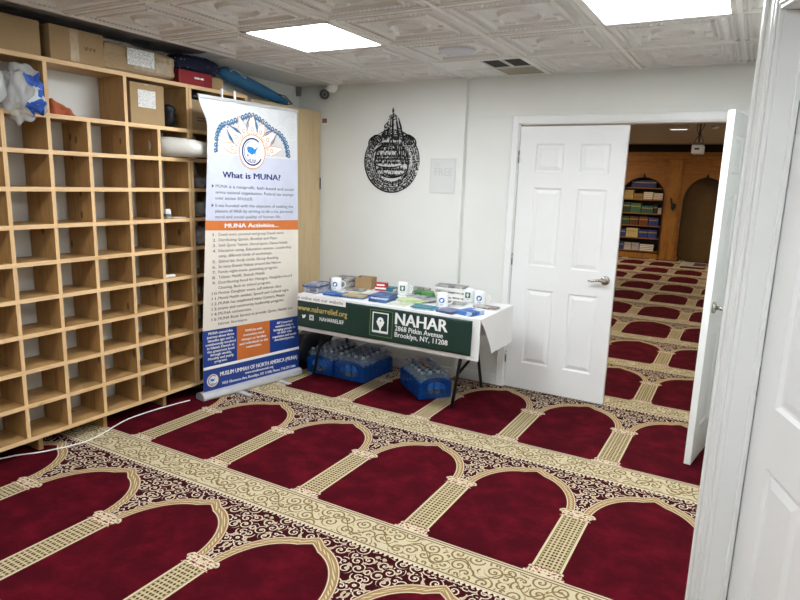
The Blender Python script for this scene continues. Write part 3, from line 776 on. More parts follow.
# lettering
def slant(b, txt, s0, s1, tl, size, bold=0.0, sl=-.011):      # baseline drops slightly to the right like the print
    b.textb(txt, s0, s1, 0, size, lambda x, y: f(x, tl+y+sl*(x-s0)), bold)
b = MB(); slant(b, 'What is MUNA?', .189, .795, .744, .030, .03, -.008); b.build('title_lettering', M_navy, fab, recalc=False)
b = MB()
for i, (s_, a, e_) in enumerate([('MUNA is a nonprofit, faith-based and social', .105, .946), ('service national organization. Federal tax exempt', .104, .946), ('under section 501(c)(3).', .103, .50),
      ('It was founded with the objective of seeking the', .104, .94), ('pleasure of Allah by striving to do a lot, personal,', .104, .94), ('moral and social quality of human life.', .104, .80)]):
    if i == 3: b.build('paragraph_lettering', M_greytext, fab, recalc=False); b = MB()
    slant(b, s_, a, e_, [.707, .687, .667, .642, .623, .603][i]+.003, .0155, 0)
b.build('paragraph_lettering', M_greytext, fab, recalc=False)
for t_ in (.715, .65): MB().poly([(.06, t_-.006), (.085, t_), (.06, t_+.006)], f).build('bullet_arrow', M_greytext, fab, recalc=False)
b = MB(); slant(b, 'MUNA Activities...', .21, .77, .572, .0215, .03, -.012); b.build('heading_lettering', M_prwhite, fab, recalc=False)
b = MB(); items = [('1.', 'Dawah event, personal and group Dawah work.', .833), ('2.', 'Distributing Quran, Booklet and Flyer.', .76), ('3.', 'Sahih Quran Taleem, Darsul quran, Darsul Hadith.', .88),
  ('4.', 'Education camp, Education session, Leadership', .915), ('', 'camp, different kinds of workshops.', .70), ('5.', 'Qitmul lail, Study circle, Group Reading.', .77), ('6.', 'So many Dawah Halaqa around the Nation.', .80),
  ('7.', 'Family night event, parenting program.', .76), ('8.', 'Tafseer Mahfil, Seerah Mahfil.', .62), ('9.', 'Distributing food for Hungry, Neighborhood', .92), ('', 'Cleaning, Back to school program.', .68),
  ('10.', 'Mother Daughter event, self defense class.', .80), ('11.', 'Mental Health seminar, Speech and Cultural night.', .885), ('12.', 'MUNA has established many Centers, Masjid.', .84), ('13.', 'Imams and community leadership program.', .825),
  ('14.', 'MUNA convention.', .475), ('15.', 'MUNA Book Service to provide Quran, Hadith and', .923), ('', 'Islamic literature.', .43)]
for i, (n_, s_, e_) in enumerate(items):
    tt = .545-i*.0188
    if n_: slant(b, n_, .078, .078+.02*len(n_), tt, .0145, 0)
    slant(b, s_, .142, e_, tt, .0145, 0)
b.build('list_lettering', M_greytext, fab, recalc=False)
b = MB()
for i, s_ in enumerate(['MUNA started this', 'journey about three', 'decades ago and is', 'continuously involved', 'in Islamic Dawah at', 'the grassroot level', 'through weekly,', 'Monthly and yearly', 'programs.']):
    w_ = .0135*len(s_)/1.0; slant(b, s_, .165-w_/2, .165+w_/2, .195-i*.0135, .0135, .03)
b.build('panel_lettering', M_prwhite, fab, recalc=False); b = MB()
for i, s_ in enumerate(['All Concerned', 'members help in', 'bringing people in', 'to their own', 'reputation and needs', 'cherished person.']):
    w_ = .0135*len(s_); slant(b, s_, .832-w_/2, .832+w_/2, .185-i*.0135, .0135, .03)
b.build('panel_lettering', M_prwhite, fab, recalc=False); b = MB()
for i, s_ in enumerate(['MUNA has made', 'tremendous moral', 'changes to families', 'and individuals in the', 'communities.']):
    w_ = .0135*len(s_); slant(b, s_, .495-w_/2, .495+w_/2, .180-i*.016, .0135, .03)
b.build('panel_lettering', M_prwhite, fab, recalc=False); b = MB()
slant(b, 'MUSLIM UMMAH OF NORTH AMERICA (MUNA)', .155, .977, .031, .023, .03, -.009)
slant(b, 'www.muslimummah.org', .40, .70, .014, .0135, .03, -.009)
b.build('footer_lettering', M_prwhite, fab, recalc=False); b = MB()
slant(b, '1033 Glenmore Ave, Brooklyn, NY 11208, Phone: 718-277-7900', .175, .955, -.003, .0145, .03, -.009)
b.build('panel_lettering', M_prwhite, fab, recalc=False)
# case, feet, top rail, pole
bu = (B1-B0).normalized(); cb = (B0+B1)/2-bn*.004; cb.z = 0
def bl(a, o, z): p = cb+bu*a+bn*o; return (p.x, p.y, z)
b = MB(); prof = [(-.046, .006), (-.050, .022), (-.040, .046), (-.018, .058), (.018, .058), (.040, .046), (.050, .022), (.046, .006)]
b.prism([bl(-.47, o, z) for o, z in prof], bu*.915); b.build('case', M_metal, t, bevel=.003)
for a in (-.4745, .4455): MB().prism([bl(a, o*1.04, z*1.03) for o, z in prof], bu*.004).build('end_cap', flat('grey_end_cap', '8f9092', .4), t)
for a in (-.17, .20):
    b = MB(); P = [bl(a-.02, -.15, .004), bl(a+.02, -.15, .004), bl(a+.03, .17, .004), bl(a-.01, .17, .004)]
    b.prism(P, (0, 0, .006)); b.build('foot', M_metal, t, bevel=.001)
tu = (T1-T0)
b = MB(); b.prism([T0-tu*.005+bn*o+Vector((0, 0, z)) for o, z in ((-.008, -.012), (.009, -.012), (.009, .006), (.004, .010), (-.004, .010), (-.008, .006))], tu*1.01); b.build('top_rail', M_metal, t, bevel=.001)
mp = (T0+T1)/2-bn*.022
MB().tube([bl(0, -.028, .07), (mp.x, mp.y, 2.06)], .008, 10).build('pole', M_metal, t, smooth=True)
for s_ in (.21, .33):
    p = T0+tu*s_; MB().box(p.x-.006, p.x+.004, p.y-.006, p.y+.006, p.z+.008, p.z+.065).build('hanging_clip', M_prwhite, t)

# ------------------------------------------------------------------ folding table, cloth, banner, paper strip
TX0, TX1, TY0, TY1, TZ = -1.405, .106, -.85, -.235, .709
t = thing('folding_table', 'folding table under a white cloth by the back wall, black steel legs', 'table', ((TX0+TX1)/2, (TY0+TY1)/2, 0))
cx, cy = (TX0+TX1)/2, (TY0+TY1)/2
MB().box(TX0-cx, TX1-cx, TY0-cy, TY1-cy, TZ-.035, TZ).build('table_top', flat('grey_plastic_top', 'bdbab2', .5), t, bevel=.004)
for x in (-.14, -1.385):
    for y0_, y1_ in ((-.694, -.47), (-.137, -.375)):
        MB().tube([(x-cx, y0_-cy, .004), (x-cx, y0_-cy+(y1_-y0_)*.55, .36), (x-cx, y1_-cy, .70)], .0125, 10).build('leg', M_steel, t, smooth=True)
    MB().tube([(x-cx, -.600-cy, .235), (x-cx+.02, -.43-cy, .31), (x-cx, -.27-cy, .34)], .010, 8).build('brace', M_steel, t, smooth=True)
MB().tube([(-.14-cx, -.42-cy, .69), (-.55-cx, -.45-cy, .66), (-1.00-cx, -.47-cy, .69)], .008, 8).build('brace', M_steel, t)
# tablecloth
b = MB(); e_ = .004
def skirt(p0, p1, z1, nx, wav, nrm_, z0=TZ+e_):
    def f(u, v):
        p = Vector(p0)*(1-u)+Vector(p1)*u
        k = v*v; d_ = sin(pi*u)*wav*k*(sin(u*9)+.4*sin(u*23+1))*1.5+.006*v
        q = p+Vector(nrm_)*d_; return (q.x, q.y, z0+((z1(u) if callable(z1) else z1)-z0)*v)
    b.sheet(f, nx, 8)
X0, X1, Y0, Y1 = TX0-e_, TX1+e_, TY0-e_, TY1+e_
b.sheet(lambda u, v: (X0+(X1-X0)*u, Y0+(Y1-Y0)*v, TZ+e_+.0015*noise.noise(Vector((u*14, v*6, 0)))*(0 if u in (0, 1) or v in (0, 1) else 1)), 60, 20)
skirt((X0, Y0, 0), (X1, Y0, 0), .428, 60, .0015, (0, -1, 0)); skirt((X1, Y0, 0), (X1, Y1, 0), lambda u: TZ+e_-.02-(TZ-.45)*min(1, u/.34)**1.2, 24, .005, (1, 0, 0)); skirt((X0, Y1, 0), (X1, Y1, 0), .45, 30, .002, (0, 1, 0))
bmesh.ops.remove_doubles(b.b, verts=b.b.verts, dist=1e-4)
tag(b.build('tablecloth', M_cloth, smooth=False, solid=.0015, recalc=False), 'white cloth draped over the folding table, hanging half way down', 'tablecloth')
# green vinyl banner
FY = TY0-e_-.0165
t = thing('table_banner', 'dark green vinyl banner reading NAHAR pinned to the table front', 'banner', (0, 0, 0))
def GF(lift):
    def f(x, z):
        return (x, FY-lift-.010*max(0, (.71-z)/.26)-.004*math.exp(-((x+.93-(.7-z)*.15)/.03)**2)-.003*math.exp(-((x+.86+(.7-z)*.25)/.03)**2)-.0015*sin(x*14), z)
    return f
b = MB(); g0 = GF(0); b.sheet(lambda u, v: g0(-1.402+1.462*u, .462+v*.240), 120, 14)
for z_ in (.692, .682): b.tube([(x/20, FY-.002-.0015*sin(x/20*14), z_+.004*sin(x*1.3)) for x in range(-28, 2)], .0012, 5)
gv = b.build('vinyl', M_green, t, smooth=True, solid=.0008, recalc=False)
g1 = GF(.0022); b = MB()
b.textb('NAHAR', -.525, -.120, .598, .122, g1, .035)
b.textb('2868 Pitkin Avenue', -.525, -.150, .553, .052, g1, .025)
b.textb('Brooklyn, NY, 11208', -.525, -.112, .508, .052, g1, .025)
b.build('white_lettering', M_prwhite, gv, recalc=False); b = MB()
b.textb('NAHARRELIEF', -1.185, -.965, .532, .042, g1, .02)
# social icons
def bird(cx, cz, k): return [(cx+x*k, cz+z*k) for x, z in ((-.9, -.6), (-.3, -.65), (.3, -.4), (.65, .1), (.7, .35), (.95, .6), (.65, .6), (.4, .75), (.1, .6), (.0, .3), (-.5, .45), (-.85, .7), (-.9, .3), (-.7, 0), (-.8, -.05), (-.5, -.35))]
b.build('white_lettering', M_prwhite, gv, recalc=False); b = MB()
b.poly(bird(-1.335, .545, .022), g1)
b.build('bird_icon', M_prwhite, gv, recalc=False); b = MB()
b.ringp(-1.262, .545, .008, .012, g1, 16)
for s_ in ((-.02, -.02, .04, .006), (-.02, .014, .04, .006), (-.02, -.014, .006, .028), (.014, -.014, .006, .028)):
    b.poly([(-1.262+s_[0], .545+s_[1]), (-1.262+s_[0]+s_[2], .545+s_[1]), (-1.262+s_[0]+s_[2], .545+s_[1]+s_[3]), (-1.262+s_[0], .545+s_[1]+s_[3])], g1)
b.build('camera_icon', M_prwhite, gv, recalc=False)
b = MB(); b.textb('www.naharrelief.org', -1.398, -.935, .59, .062, g1, .02); b.build('gold_lettering', M_gold, gv, recalc=False)
def frame(b, x0, x1, z0, z1, w_, f):
    for a in ((x0, x1, z0, z0+w_), (x0, x1, z1-w_, z1), (x0, x0+w_, z0+w_, z1-w_), (x1-w_, x1, z0+w_, z1-w_)): b.poly([(a[0], a[2]), (a[1], a[2]), (a[1], a[3]), (a[0], a[3])], f)
b = MB(); frame(b, -.735, -.548, .490, .682, .003, g1); b.build('lime_frame', M_lime, gv, recalc=False)
b = MB(); frame(b, -.715, -.582, .515, .665, .008, g1); b.poly([(-.715, .515), (-.582, .515), (-.582, .532), (-.715, .532)], g1)
b.textb('NAHAR RELIEF', -.705, -.592, .517, .014, GF(.003), .02)
b.ringp(-.648, .605, .006, .026, g1, 20)
b.poly([(-.672, .575), (-.66, .560), (-.654, .545), (-.654, .53), (-.642, .53), (-.642, .545), (-.636, .56), (-.624, .575), (-.614, .60), (-.622, .603), (-.634, .585), (-.648, .577), (-.662, .585), (-.674, .603), (-.682, .60)], g1)
b.build('tree_and_hand_emblem', M_prwhite, gv, recalc=False)
t = thing('paper_strip', 'white paper strip with small print on the left of the green banner', 'sign', (0, 0, 0))
g2 = GF(.004); b = MB(); b.sheet(lambda u, v: g2(-1.402+.452*u, .665+v*.055), 20, 3); st_ = b.build('paper', M_white, t, solid=.0006, recalc=False)
b = MB(); b.textb('e online visit our website', -1.395, -.975, .678, .038, GF(.0052), .0); b.build('lettering', M_greytext, st_, recalc=False)

# ------------------------------------------------------------------ things on the table
Z0 = TZ+e_+.0035
def mug(label, x, y, logo, face):
    t = thing('mug', label, 'mug', (x, y, Z0), face, 'white logo mugs on the table'); r_ = .043; h = .098
    MB().lathe([(.034, 0), (.041, .003), (r_, .010), (r_, h-.002), (r_-.002, h), (r_-.004, h-.002), (r_-.004, .012), (0, .008)], n=32).build('cup', M_mug, t, smooth=True)
    b = MB(); b.tube([(0, -.0, 0)]*2, .001); b.b.clear()
    a_ = 0
    b.tube([(-(r_-.003), 0, .075)]+[(-(r_+.004+.026*sin(pi*k/10)), 0, .048+.028*cos(pi*k/10)) for k in range(11)]+[(-(r_-.003), 0, .020)], .0055, 10)
    hd = b.build('handle', M_mug, t, smooth=True)
    hd.rotation_euler.z = R(60) if True else 0
    def cyl(l): return lambda u, z: ((r_+l)*cos(u/r_), (r_+l)*sin(u/r_), z)
    if logo == 'blue':
        b = MB(); b.disc(0, .052, .0205, cyl(.0006), 28); lg = b.build('logo_disc', M_blue, t, recalc=False)
        b = MB(); b.disc(0, .052, .017, cyl(.0010), 24); b.build('logo_ring', M_sky, lg, recalc=False)
        b = MB(); b.poly([(-.010, .056), (-.002, .060), (.009, .061), (.012, .055), (.006, .049), (.005, .043), (-.003, .047), (-.011, .049)], cyl(.0014)); b.build('map_shape', M_prwhite, lg, recalc=False)
        b = MB(); b.textb('MUNA', -.012, .012, .018, .010, cyl(.0008), .02); b.build('lettering', M_blue, t, recalc=False)
    else:
        b = MB(); b.poly([(-.020+.04*k/8, .036) for k in range(9)]+[(.020-.04*k/8, .078) for k in range(9)], cyl(.0006)); lg = b.build('logo_panel', flat('mug_green', '2f6b50', .3), t, recalc=False)
        b = MB(); b.ringp(0, .063, .003, .008, cyl(.0010), 16); b.poly([(-.012, .056), (-.005, .051), (-.003, .042), (.003, .042), (.005, .051), (.012, .056), (.006, .056), (0, .053), (-.006, .056)], cyl(.0010)); b.build('hand_shape', M_prwhite, lg, recalc=False)
        b = MB(); b.textb('NAHAR', -.015, .015, .024, .009, cyl(.0008), .02); b.build('lettering', M_greytext, t, recalc=False)
    # handle to the viewer's right
    hd.rotation_euler.z = R(180)-R(-95)
    return t
def face(x, y, off=0): return math.atan2(CAM.y-y, CAM.x-x)+off
mug('white mug with blue map logo beside the newspapers, leftmost mug', -1.262, -.560, 'blue', face(-1.262, -.560, -.25))
mug('white mug with green square logo in the middle of the table', -.74, -.39, 'green', face(-.74, -.39, -.15))
mug('white mug with blue logo in front of the stacked leaflets', -.285, -.625, 'blue', face(-.285, -.625, -.1))
mug('white mug with green square logo at the table\'s right, behind another mug', -.205, -.335, 'green', face(-.205, -.335, -.2))
mug('white mug with blue logo nearest the right end of the table', -.10, -.375, 'blue', face(-.10, -.375, -.1))

t = thing('open_carton', 'small open brown cardboard box on the table against the wall', 'box', (-1.130, -.325, Z0), R(8))
b = MB(); a, d_, h = .072, .055, .092
for q in ((-a, a, -d_, -d_+.003), (-a, a, d_-.003, d_), (-a, -a+.003, -d_+.003, d_-.003), (a-.003, a, -d_+.003, d_-.003)): b.box(q[0], q[1], q[2], q[3], 0, h)
b.box(-a+.003, a-.003, -d_+.003, d_-.003, 0, .003); b.build('carton', M_card, t)
b = MB(); b.quad((-a, d_, h), (a, d_, h), (a-.01, d_+.03, h-.01), (-a+.01, d_+.03, h-.01)); b.build('flap', M_card, t, solid=.002)
t = thing('small_box', 'small red and white printed box on the table behind the leaflets', 'box', (-.965, -.345, Z0), R(14))
MB().box(-.05, .05, -.02, .02, 0, .066).build('box_body', flat('red_box', 'b3252c', .4, var=.1), t, bevel=.002)
MB().box(-.0505, .0505, -.0205, .0205, .014, .028).build('white_band', M_white, t)
b = MB(); b.box(-.035, .03, -.0212, -.02, .042, .054); b.build('white_mark', M_white, t)

# newspapers and leaflets: each folded paper or booklet is its own object
inks = {'grey': ('aeacab', ['76757b', 'b3b1b0', '93877f', 'c4c2bf']), 'mauve': ('8f90a2', ['5a5d74', '9c9dac', 'b5b5bd', '3c4254']), 'warm': ('aaa098', ['b9b3ab', '8a7e76', 'a8877d', 'c4c0ba']),
        'dblue': ('35507f', ['24375e', '4f6fa3', '2c4573', '3a5588']), 'green': ('4f9446', ['63a856', '3c7f3a', '8cba74', '447f3f']), 'pale': ('e2e3dc', ['c9d6b0', 'dfe0d8', 'd9cfc4', 'bcc7ad']),
        'lime': ('c8d8a6', ['a9c480', 'e0e6cf', 'd2dcb8', 'c0cfa0']), 'sky': ('8fb9d6', ['5e93bd', 'b9d3e2', '4b86a8', 'a6c8dd']), 'slate': ('7f87a6', ['5d6687', 'a5abc0', '70789a', '8d94b0']),
        'blue': ('3c6fb4', ['2a5aa0', 'c9d8ea', '4c80c4', '2a5aa0']), 'teal': ('3a7f8c', ['2c6a78', '4b93a0', '9cc4c9', '3a7f8c']), 'tan': ('b7a67e', ['6b6a50', 'c9bb95', '8a7d5d', 'b7a67e'])}
PM = {k: printed('print_'+k, v[0], v[1], 70 if k in ('grey', 'mauve', 'warm', 'pale') else 40, .45 if k in ('grey', 'mauve', 'warm', 'pale') else .25, i) for i, (k, v) in enumerate(inks.items())}
def paper(name, label, cat, x, y, z, w_, d_, h, rz, kind, group=None, curl=.0):
    """folded paper: pages as a slab with a slightly lifted corner, printed cover on top"""
    t = thing(name, label, cat, (x, y, z), R(rz), group)
    def top(u, v): return ((u-.5)*w_, (v-.5)*d_, h+curl*((u-.5)**2*2+(v-.3)**2)*.6)
    b = MB(); b.sheet(top, 8, 8); b.sheet(lambda u, v: ((u-.5)*w_, (v-.5)*d_, curl*((u-.5)**2*2+(v-.3)**2)*.6), 8, 8)
    for fx in (0, 1):
        b.sheet(lambda u, v: (lambda p: (p[0], p[1], p[2]-h*(1-v)))(top(fx, u)), 8, 1); b.sheet(lambda u, v: (lambda p: (p[0], p[1], p[2]-h*(1-v)))(top(u, fx)), 8, 1)
    bmesh.ops.remove_doubles(b.b, verts=b.b.verts, dist=1e-5)
    b.build('pages', M_white if kind == 'pale' else PM[kind], t)
    b = MB(); b.sheet(lambda u, v: (lambda p: (p[0], p[1], p[2]+.0006))(top(u, v)), 8, 8); b.build('cover', PM[kind], t, recalc=False)
    return t
def pile(name, what, where, cat, x, y, n, w_, d_, h, rz, kinds, group, jit=.012, jr=6, z=Z0, curl=.0):
    rs = random.Random(int((x+5)*1000)); order = ['bottom', 'second from bottom', 'third from bottom', 'fourth from bottom', 'fifth from bottom', 'sixth from bottom', 'seventh from bottom', 'eighth from bottom']
    for k in range(n):
        pos = 'topmost' if k == n-1 and n > 1 else order[k]
        lb = f'{what} {where}' + (f', {pos} of its pile' if n > 1 else '')
        paper(name, lb, cat, x+rs.uniform(-jit, jit), y+rs.uniform(-jit, jit), z+k*(h+.001), w_, d_, h, rz+rs.uniform(-jr, jr), kinds[k % len(kinds)], group, curl if k == n-1 else 0)
G1 = 'newspapers and leaflets on the table'
pile('newspaper', 'folded bluish-grey newspaper', 'at the table end by the banner', 'newspaper', -1.336, -.712, 5, .125, .19, .0135, 3, ['mauve', 'grey', 'mauve', 'dblue', 'mauve'], G1, .008, 6)
pile('newspaper', 'folded grey newspaper', 'against the wall behind leftmost mug', 'newspaper', -1.305, -.365, 5, .17, .19, .0145, -4, ['warm', 'grey', 'mauve', 'warm', 'grey'], G1, .01, 6)
pile('newspaper', 'folded warm-grey newspaper', 'beside the open brown box', 'newspaper', -1.125, -.475, 2, .14, .11, .006, 12, ['warm', 'grey', 'warm'], G1, .008, 7)
pile('booklet', 'blue booklet', 'beside the paper strip', 'booklet', -1.145, -.745, 2, .17, .11, .010, 4, ['dblue', 'blue'], G1)
pile('booklet', 'navy booklet', 'left of the dark blue stack', 'booklet', -.985, -.72, 2, .20, .12, .009, 4, ['dblue', 'tan'], G1)
pile('leaflet', 'white leaflet with dark print', 'flat in the table middle', 'leaflet', -.90, -.55, 2, .21, .15, .002, 20, ['pale', 'pale'], G1, .02, 20)
pile('leaflet', 'pale leaflet', 'behind the navy booklets near the small red box', 'leaflet', -1.10, -.52, 1, .15, .21, .002, 30, ['pale'], G1)
pile('booklet', 'dark blue booklet', 'in the thick stack left of centre', 'booklet', -.735, -.70, 4, .15, .19, .011, 2, ['dblue', 'dblue', 'blue', 'dblue'], G1, .004, 3)
pile('booklet', 'small teal booklet', 'right of the small red box', 'booklet', -.875, -.325, 3, .09, .07, .011, 10, ['teal', 'teal', 'teal'], G1, .003, 4)
pile('leaflet', 'pinkish grey leaflet', 'just left of the middle mug', 'leaflet', -.805, -.36, 3, .05, .09, .010, 5, ['warm', 'grey', 'warm'], G1, .003, 4)
pile('leaflet', 'lime green leaflet', 'in front of the middle mug', 'leaflet', -.56, -.60, 3, .22, .15, .003, -20, ['pale', 'lime', 'lime'], G1, .02, 12)
pile('newspaper', 'folded mauve newspaper', 'before the green packets', 'newspaper', -.51, -.455, 2, .27, .15, .006, -14, ['warm', 'mauve'], G1, .008, 8)
pile('packet', 'bright green packet', 'right of the middle mug', 'packet', -.555, -.315, 3, .20, .09, .011, -6, ['green', 'green', 'green'], G1, .006, 6)
pile('newspaper', 'rolled grey newspaper', 'against the wall behind the green packets', 'newspaper', -.64, -.265, 3, .14, .045, .016, 4, ['grey', 'grey', 'grey'], G1, .003, 3)
pile('leaflet', 'white leaflet with grey photo', 'right of the dark blue stack', 'leaflet', -.56, -.755, 2, .16, .11, .003, 3, ['pale', 'pale'], G1, .008, 6)
pile('booklet', 'light blue booklet', 'on the edge above white lettering', 'booklet', -.36, -.765, 2, .16, .11, .006, 8, ['sky', 'teal'], G1)
pile('booklet', 'slate blue booklet', 'on the edge between two blue piles', 'booklet', -.165, -.765, 2, .13, .14, .007, -14, ['slate', 'slate'], G1, .005, 4)
pile('booklet', 'bright blue booklet', 'at the front right table corner', 'booklet', -.015, -.735, 3, .12, .15, .008, -18, ['blue', 'blue', 'blue'], G1, .004, 4)
pile('leaflet', 'folded grey leaflet', 'in the tall stack behind third mug', 'leaflet', -.355, -.315, 8, .235, .12, .0125, 2, ['pale', 'grey', 'pale'], G1, .006, 4)
pile('leaflet', 'white leaflet', 'before the tall stack', 'leaflet', -.27, -.47, 2, .20, .12, .004, 8, ['pale', 'grey'], G1, .01, 8)
pile('leaflet', 'flat grey leaflet', 'on the bare right table end', 'leaflet', -.005, -.475, 2, .17, .09, .006, -4, ['grey', 'warm'], G1, .004, 4)

# ------------------------------------------------------------------ shrink-wrapped water under the table
def water_pack(label, x, y, rz, w_=.27, d_=.41, n=(4, 6)):
    t = thing('water_bottle_pack', label, 'bottle pack', (x, y, 0), rz, 'shrink-wrapped water packs under the table')
    r_ = min(w_/n[0], d_/n[1])/2-.001
    first = None
    for i in range(n[0]):
        for j in range(n[1]):
            p = (-w_/2+(i+.5)*w_/n[0], -d_/2+(j+.5)*d_/n[1], .004)
            if WB.get('b') is None:
                o = MB().lathe([(r_*.8, 0), (r_, .006), (r_, .03), (r_*.94, .05), (r_, .06), (r_, .13), (r_*.8, .15), (.013, .178), (.012, .186)], n=14).build('bottle', M_bottle, t, smooth=True)
                l_ = MB().lathe([(r_+.0006, .062), (r_+.0006, .118)], n=14).build('bottle_label', M_blabel, o)
                c_ = MB().lathe([(0.0141, .183), (.0145, .198), (.012, .201), (0, .201)], n=12).build('cap', M_cap, o, smooth=True)
                WB['b'] = o; o.location = p
            else:
                o = copy_tree(WB['b'], t); o.location = p
    h = .135; a, c = w_/2+.004, d_/2+.004
    b = MB()
    # long sides, blue with scalloped top following the bottles
    for sx in (-1, 1):
        def side(u, v):
            yy = -c+2*c*u; bulge = .004*abs(sin(u*n[1]*pi)); hh = .125+.012*sin(u*n[1]*2*pi)
            return (sx*(a+bulge-.004), yy, .003+hh*v)
        b.sheet(side, 48, 6)
    # ends with a round window
    for sy in (-1, 1):
        m_ = 48; cz = .085; rx, rz2 = a*.60, .052
        for k in range(m_):
            a0, a1 = 2*pi*k/m_, 2*pi*(k+1)/m_
            def outer(q):
                X_, Z_ = cos(q), sin(q); s_ = min(a/max(abs(X_), 1e-6), .080/max(abs(Z_), 1e-6)); X_, Z_ = X_*s_, cz-.002+Z_*s_
                if Z_ > cz: Z_ = cz+(Z_-cz)*math.sqrt(max(0, 1-(X_/a)**2*.75))
                rr2 = .9; return X_, Z_
            o0, o1 = outer(a0), outer(a1)
            b.quad((rx*cos(a0), sy*(c+.002), cz+rz2*sin(a0)), (rx*cos(a1), sy*(c+.002), cz+rz2*sin(a1)), (o1[0], sy*c, o1[1]), (o0[0], sy*c, o0[1]))
    b.build('blue_wrap', M_wrap, t, solid=.001)
    b = MB()
    def film_top(u, v):
        x_, y_ = -a+2*a*u, -c+2*c*v; ed = min(u, 1-u, v, 1-v); z_ = .206-.05*math.exp(-ed*16)+.006*abs(sin(u*n[0]*pi)*sin(v*n[1]*pi))
        return (x_, y_, z_)
    b.sheet(film_top, 32, 40); b.build('clear_film', M_clear, t, smooth=True)
    b = MB(); b.sheet(lambda u, v: (-a*.62+2*a*.62*u, -c*.72+2*c*.80*v, .2145+.004*sin(u*7+v*9)), 16, 20)
    b.build('top_label', film('blue_top_print', '24508e', .55, .12), t, smooth=True)
    return t
WB = {}
water_pack('dark blue wrapped pack of water bottles, left one under the table', -1.385, -.40, 0, .25, .41)
water_pack('blue wrapped pack of water bottles standing in the middle under the table', -1.085, -.395, R(-2), .285, .41)
t3 = water_pack('crumpled blue water pack near the right table leg, set at an angle', -.485, -.452, R(-41)+pi/2*0, .25, .42)
t3.rotation_euler.z = R(49)
MB().box(-.03, .0, -.10, .12, .219, .2195).build('orange_tag', flat('orange_tag', 'b8662c', .4), t3)

o = tag(MB().sheet(blob(0, 0, .15, .075, .24, .15, .12, 21, .6, .002), 32, 24).build('black_bag_or_filler', flat('black_bag_filler_plastic', '202228', .35), smooth=True), 'big black shape added in the dark gap between the cupboard and the water packs', 'bag')  # black shape added to fill the dark gap beside the packs
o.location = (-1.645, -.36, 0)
# ------------------------------------------------------------------ wall things
def on_wall(y): return lambda x, z: (x, y, z)
# calligraphy: drop-shaped cut-out
t = thing('wall_calligraphy', 'black drop-shaped Arabic calligraphy cut-out on the white wall', 'wall art', (-1.08, -.0505, 1.77))
cb_ = MB()
def CW(x, z, y=-.0035): return (x, y, z)
def ring_text(txt, rx, rz2, hgt, a0, a1, cz=-.005, bold=.022):
    v, f, xa, xb, ya, yb = text2d(txt)
    for sh in (-.007, 0, .007):
        vs = []
        for px_, py_ in v:
            u = (px_-xa)/(xb-xa); a = a0+(a1-a0)*u+sh; k = (py_-ya)/(yb-ya)-.5
            vs.append(cb_.b.verts.new(CW((rx+k*hgt)*cos(a), cz+(rz2+k*hgt)*sin(a))))
        for q in f: cb_._f([vs[i] for i in q])
V_ = [arabic(s) for s in VERSE]
DD = -.018
ring_text(V_[0], .243, .235, .042, R(118), R(-62)-0, DD); ring_text(V_[1], .243, .235, .042, R(-60), R(-242), DD)
ring_text(V_[1], .205, .197, .042, R(128), R(-60), DD); ring_text(V_[0], .205, .197, .042, R(-58), R(-232), DD)
ring_text(V_[0], .224, .216, .03, R(120), R(-230), DD); ring_text(V_[2], .168, .160, .040, R(160), R(-20), DD-.01); ring_text(V_[2], .168, .160, .040, R(-20), R(-200), DD-.01)
for k, (s_, z_, h_, w_) in enumerate([(V_[1], .0, .040, .155), (V_[3], .112, .045, .10), (V_[3], .075, .060, .125), (V_[2], .025, .055, .150), (V_[3], -.03, .058, .15), (V_[2], -.085, .055, .14), (V_[3], -.13, .045, .105)]):
    cb_.text(s_, -w_, w_, z_-h_/2, z_+h_/2, CW, .03)
# sweeping strokes
def stroke(pts, ws):
    n = len(pts)
    L_, R_ = [], []
    for i, p in enumerate(pts):
        q0, q1 = pts[max(0, i-1)], pts[min(n-1, i+1)]; dx, dz = q1[0]-q0[0], q1[1]-q0[1]; l = math.hypot(dx, dz) or 1
        L_.append(cb_.b.verts.new(CW(p[0]-dz/l*ws[i], p[1]+dx/l*ws[i], -.004))); R_.append(cb_.b.verts.new(CW(p[0]+dz/l*ws[i], p[1]-dx/l*ws[i], -.004)))
    for i in range(n-1): cb_._f([L_[i], R_[i], R_[i+1], L_[i+1]])
def arcs(cx, cz, rx, rz2, a0, a1, w_, n=24): stroke([(cx+rx*cos(R(a0+(a1-a0)*k/n)), cz+rz2*sin(R(a0+(a1-a0)*k/n))) for k in range(n+1)], [w_*max(.15, sin(pi*k/n)**.6) for k in range(n+1)])
arcs(0, DD, .262, .252, 128, -10, .005); arcs(0, DD, .262, .252, -20, -232, .006); arcs(0, DD, .224, .216, 150, 10, .003); arcs(0, DD, .187, .18, -10, -200, .004); arcs(0, DD, .224, .216, -5, -170, .003)
for k in range(7):
    x = .045+k*.018; stroke([(x, .165-k*.012), (x+.004, .10-k*.01), (x+.002, .0-k*.008)], [.001, .0048, .001])
arcs(-.09, -.02, .07, .12, 100, 250, .006); arcs(.09, -.04, .07, .12, -80, 70, .006); arcs(0, -.10, .12, .05, 190, 350, .006); arcs(-.05, .08, .10, .05, 20, 150, .006); arcs(-.06, .03, .12, .07, 40, 200, .006); arcs(.03, -.06, .13, .08, 200, 350, .006); arcs(-.03, -.02, .15, .05, 190, 330, .006); arcs(.0, .06, .15, .06, 100, 190, .006)
stroke([(-.01, .17), (.03, .10), (.08, .02), (.12, -.04)], [.001, .007, .006, .001])
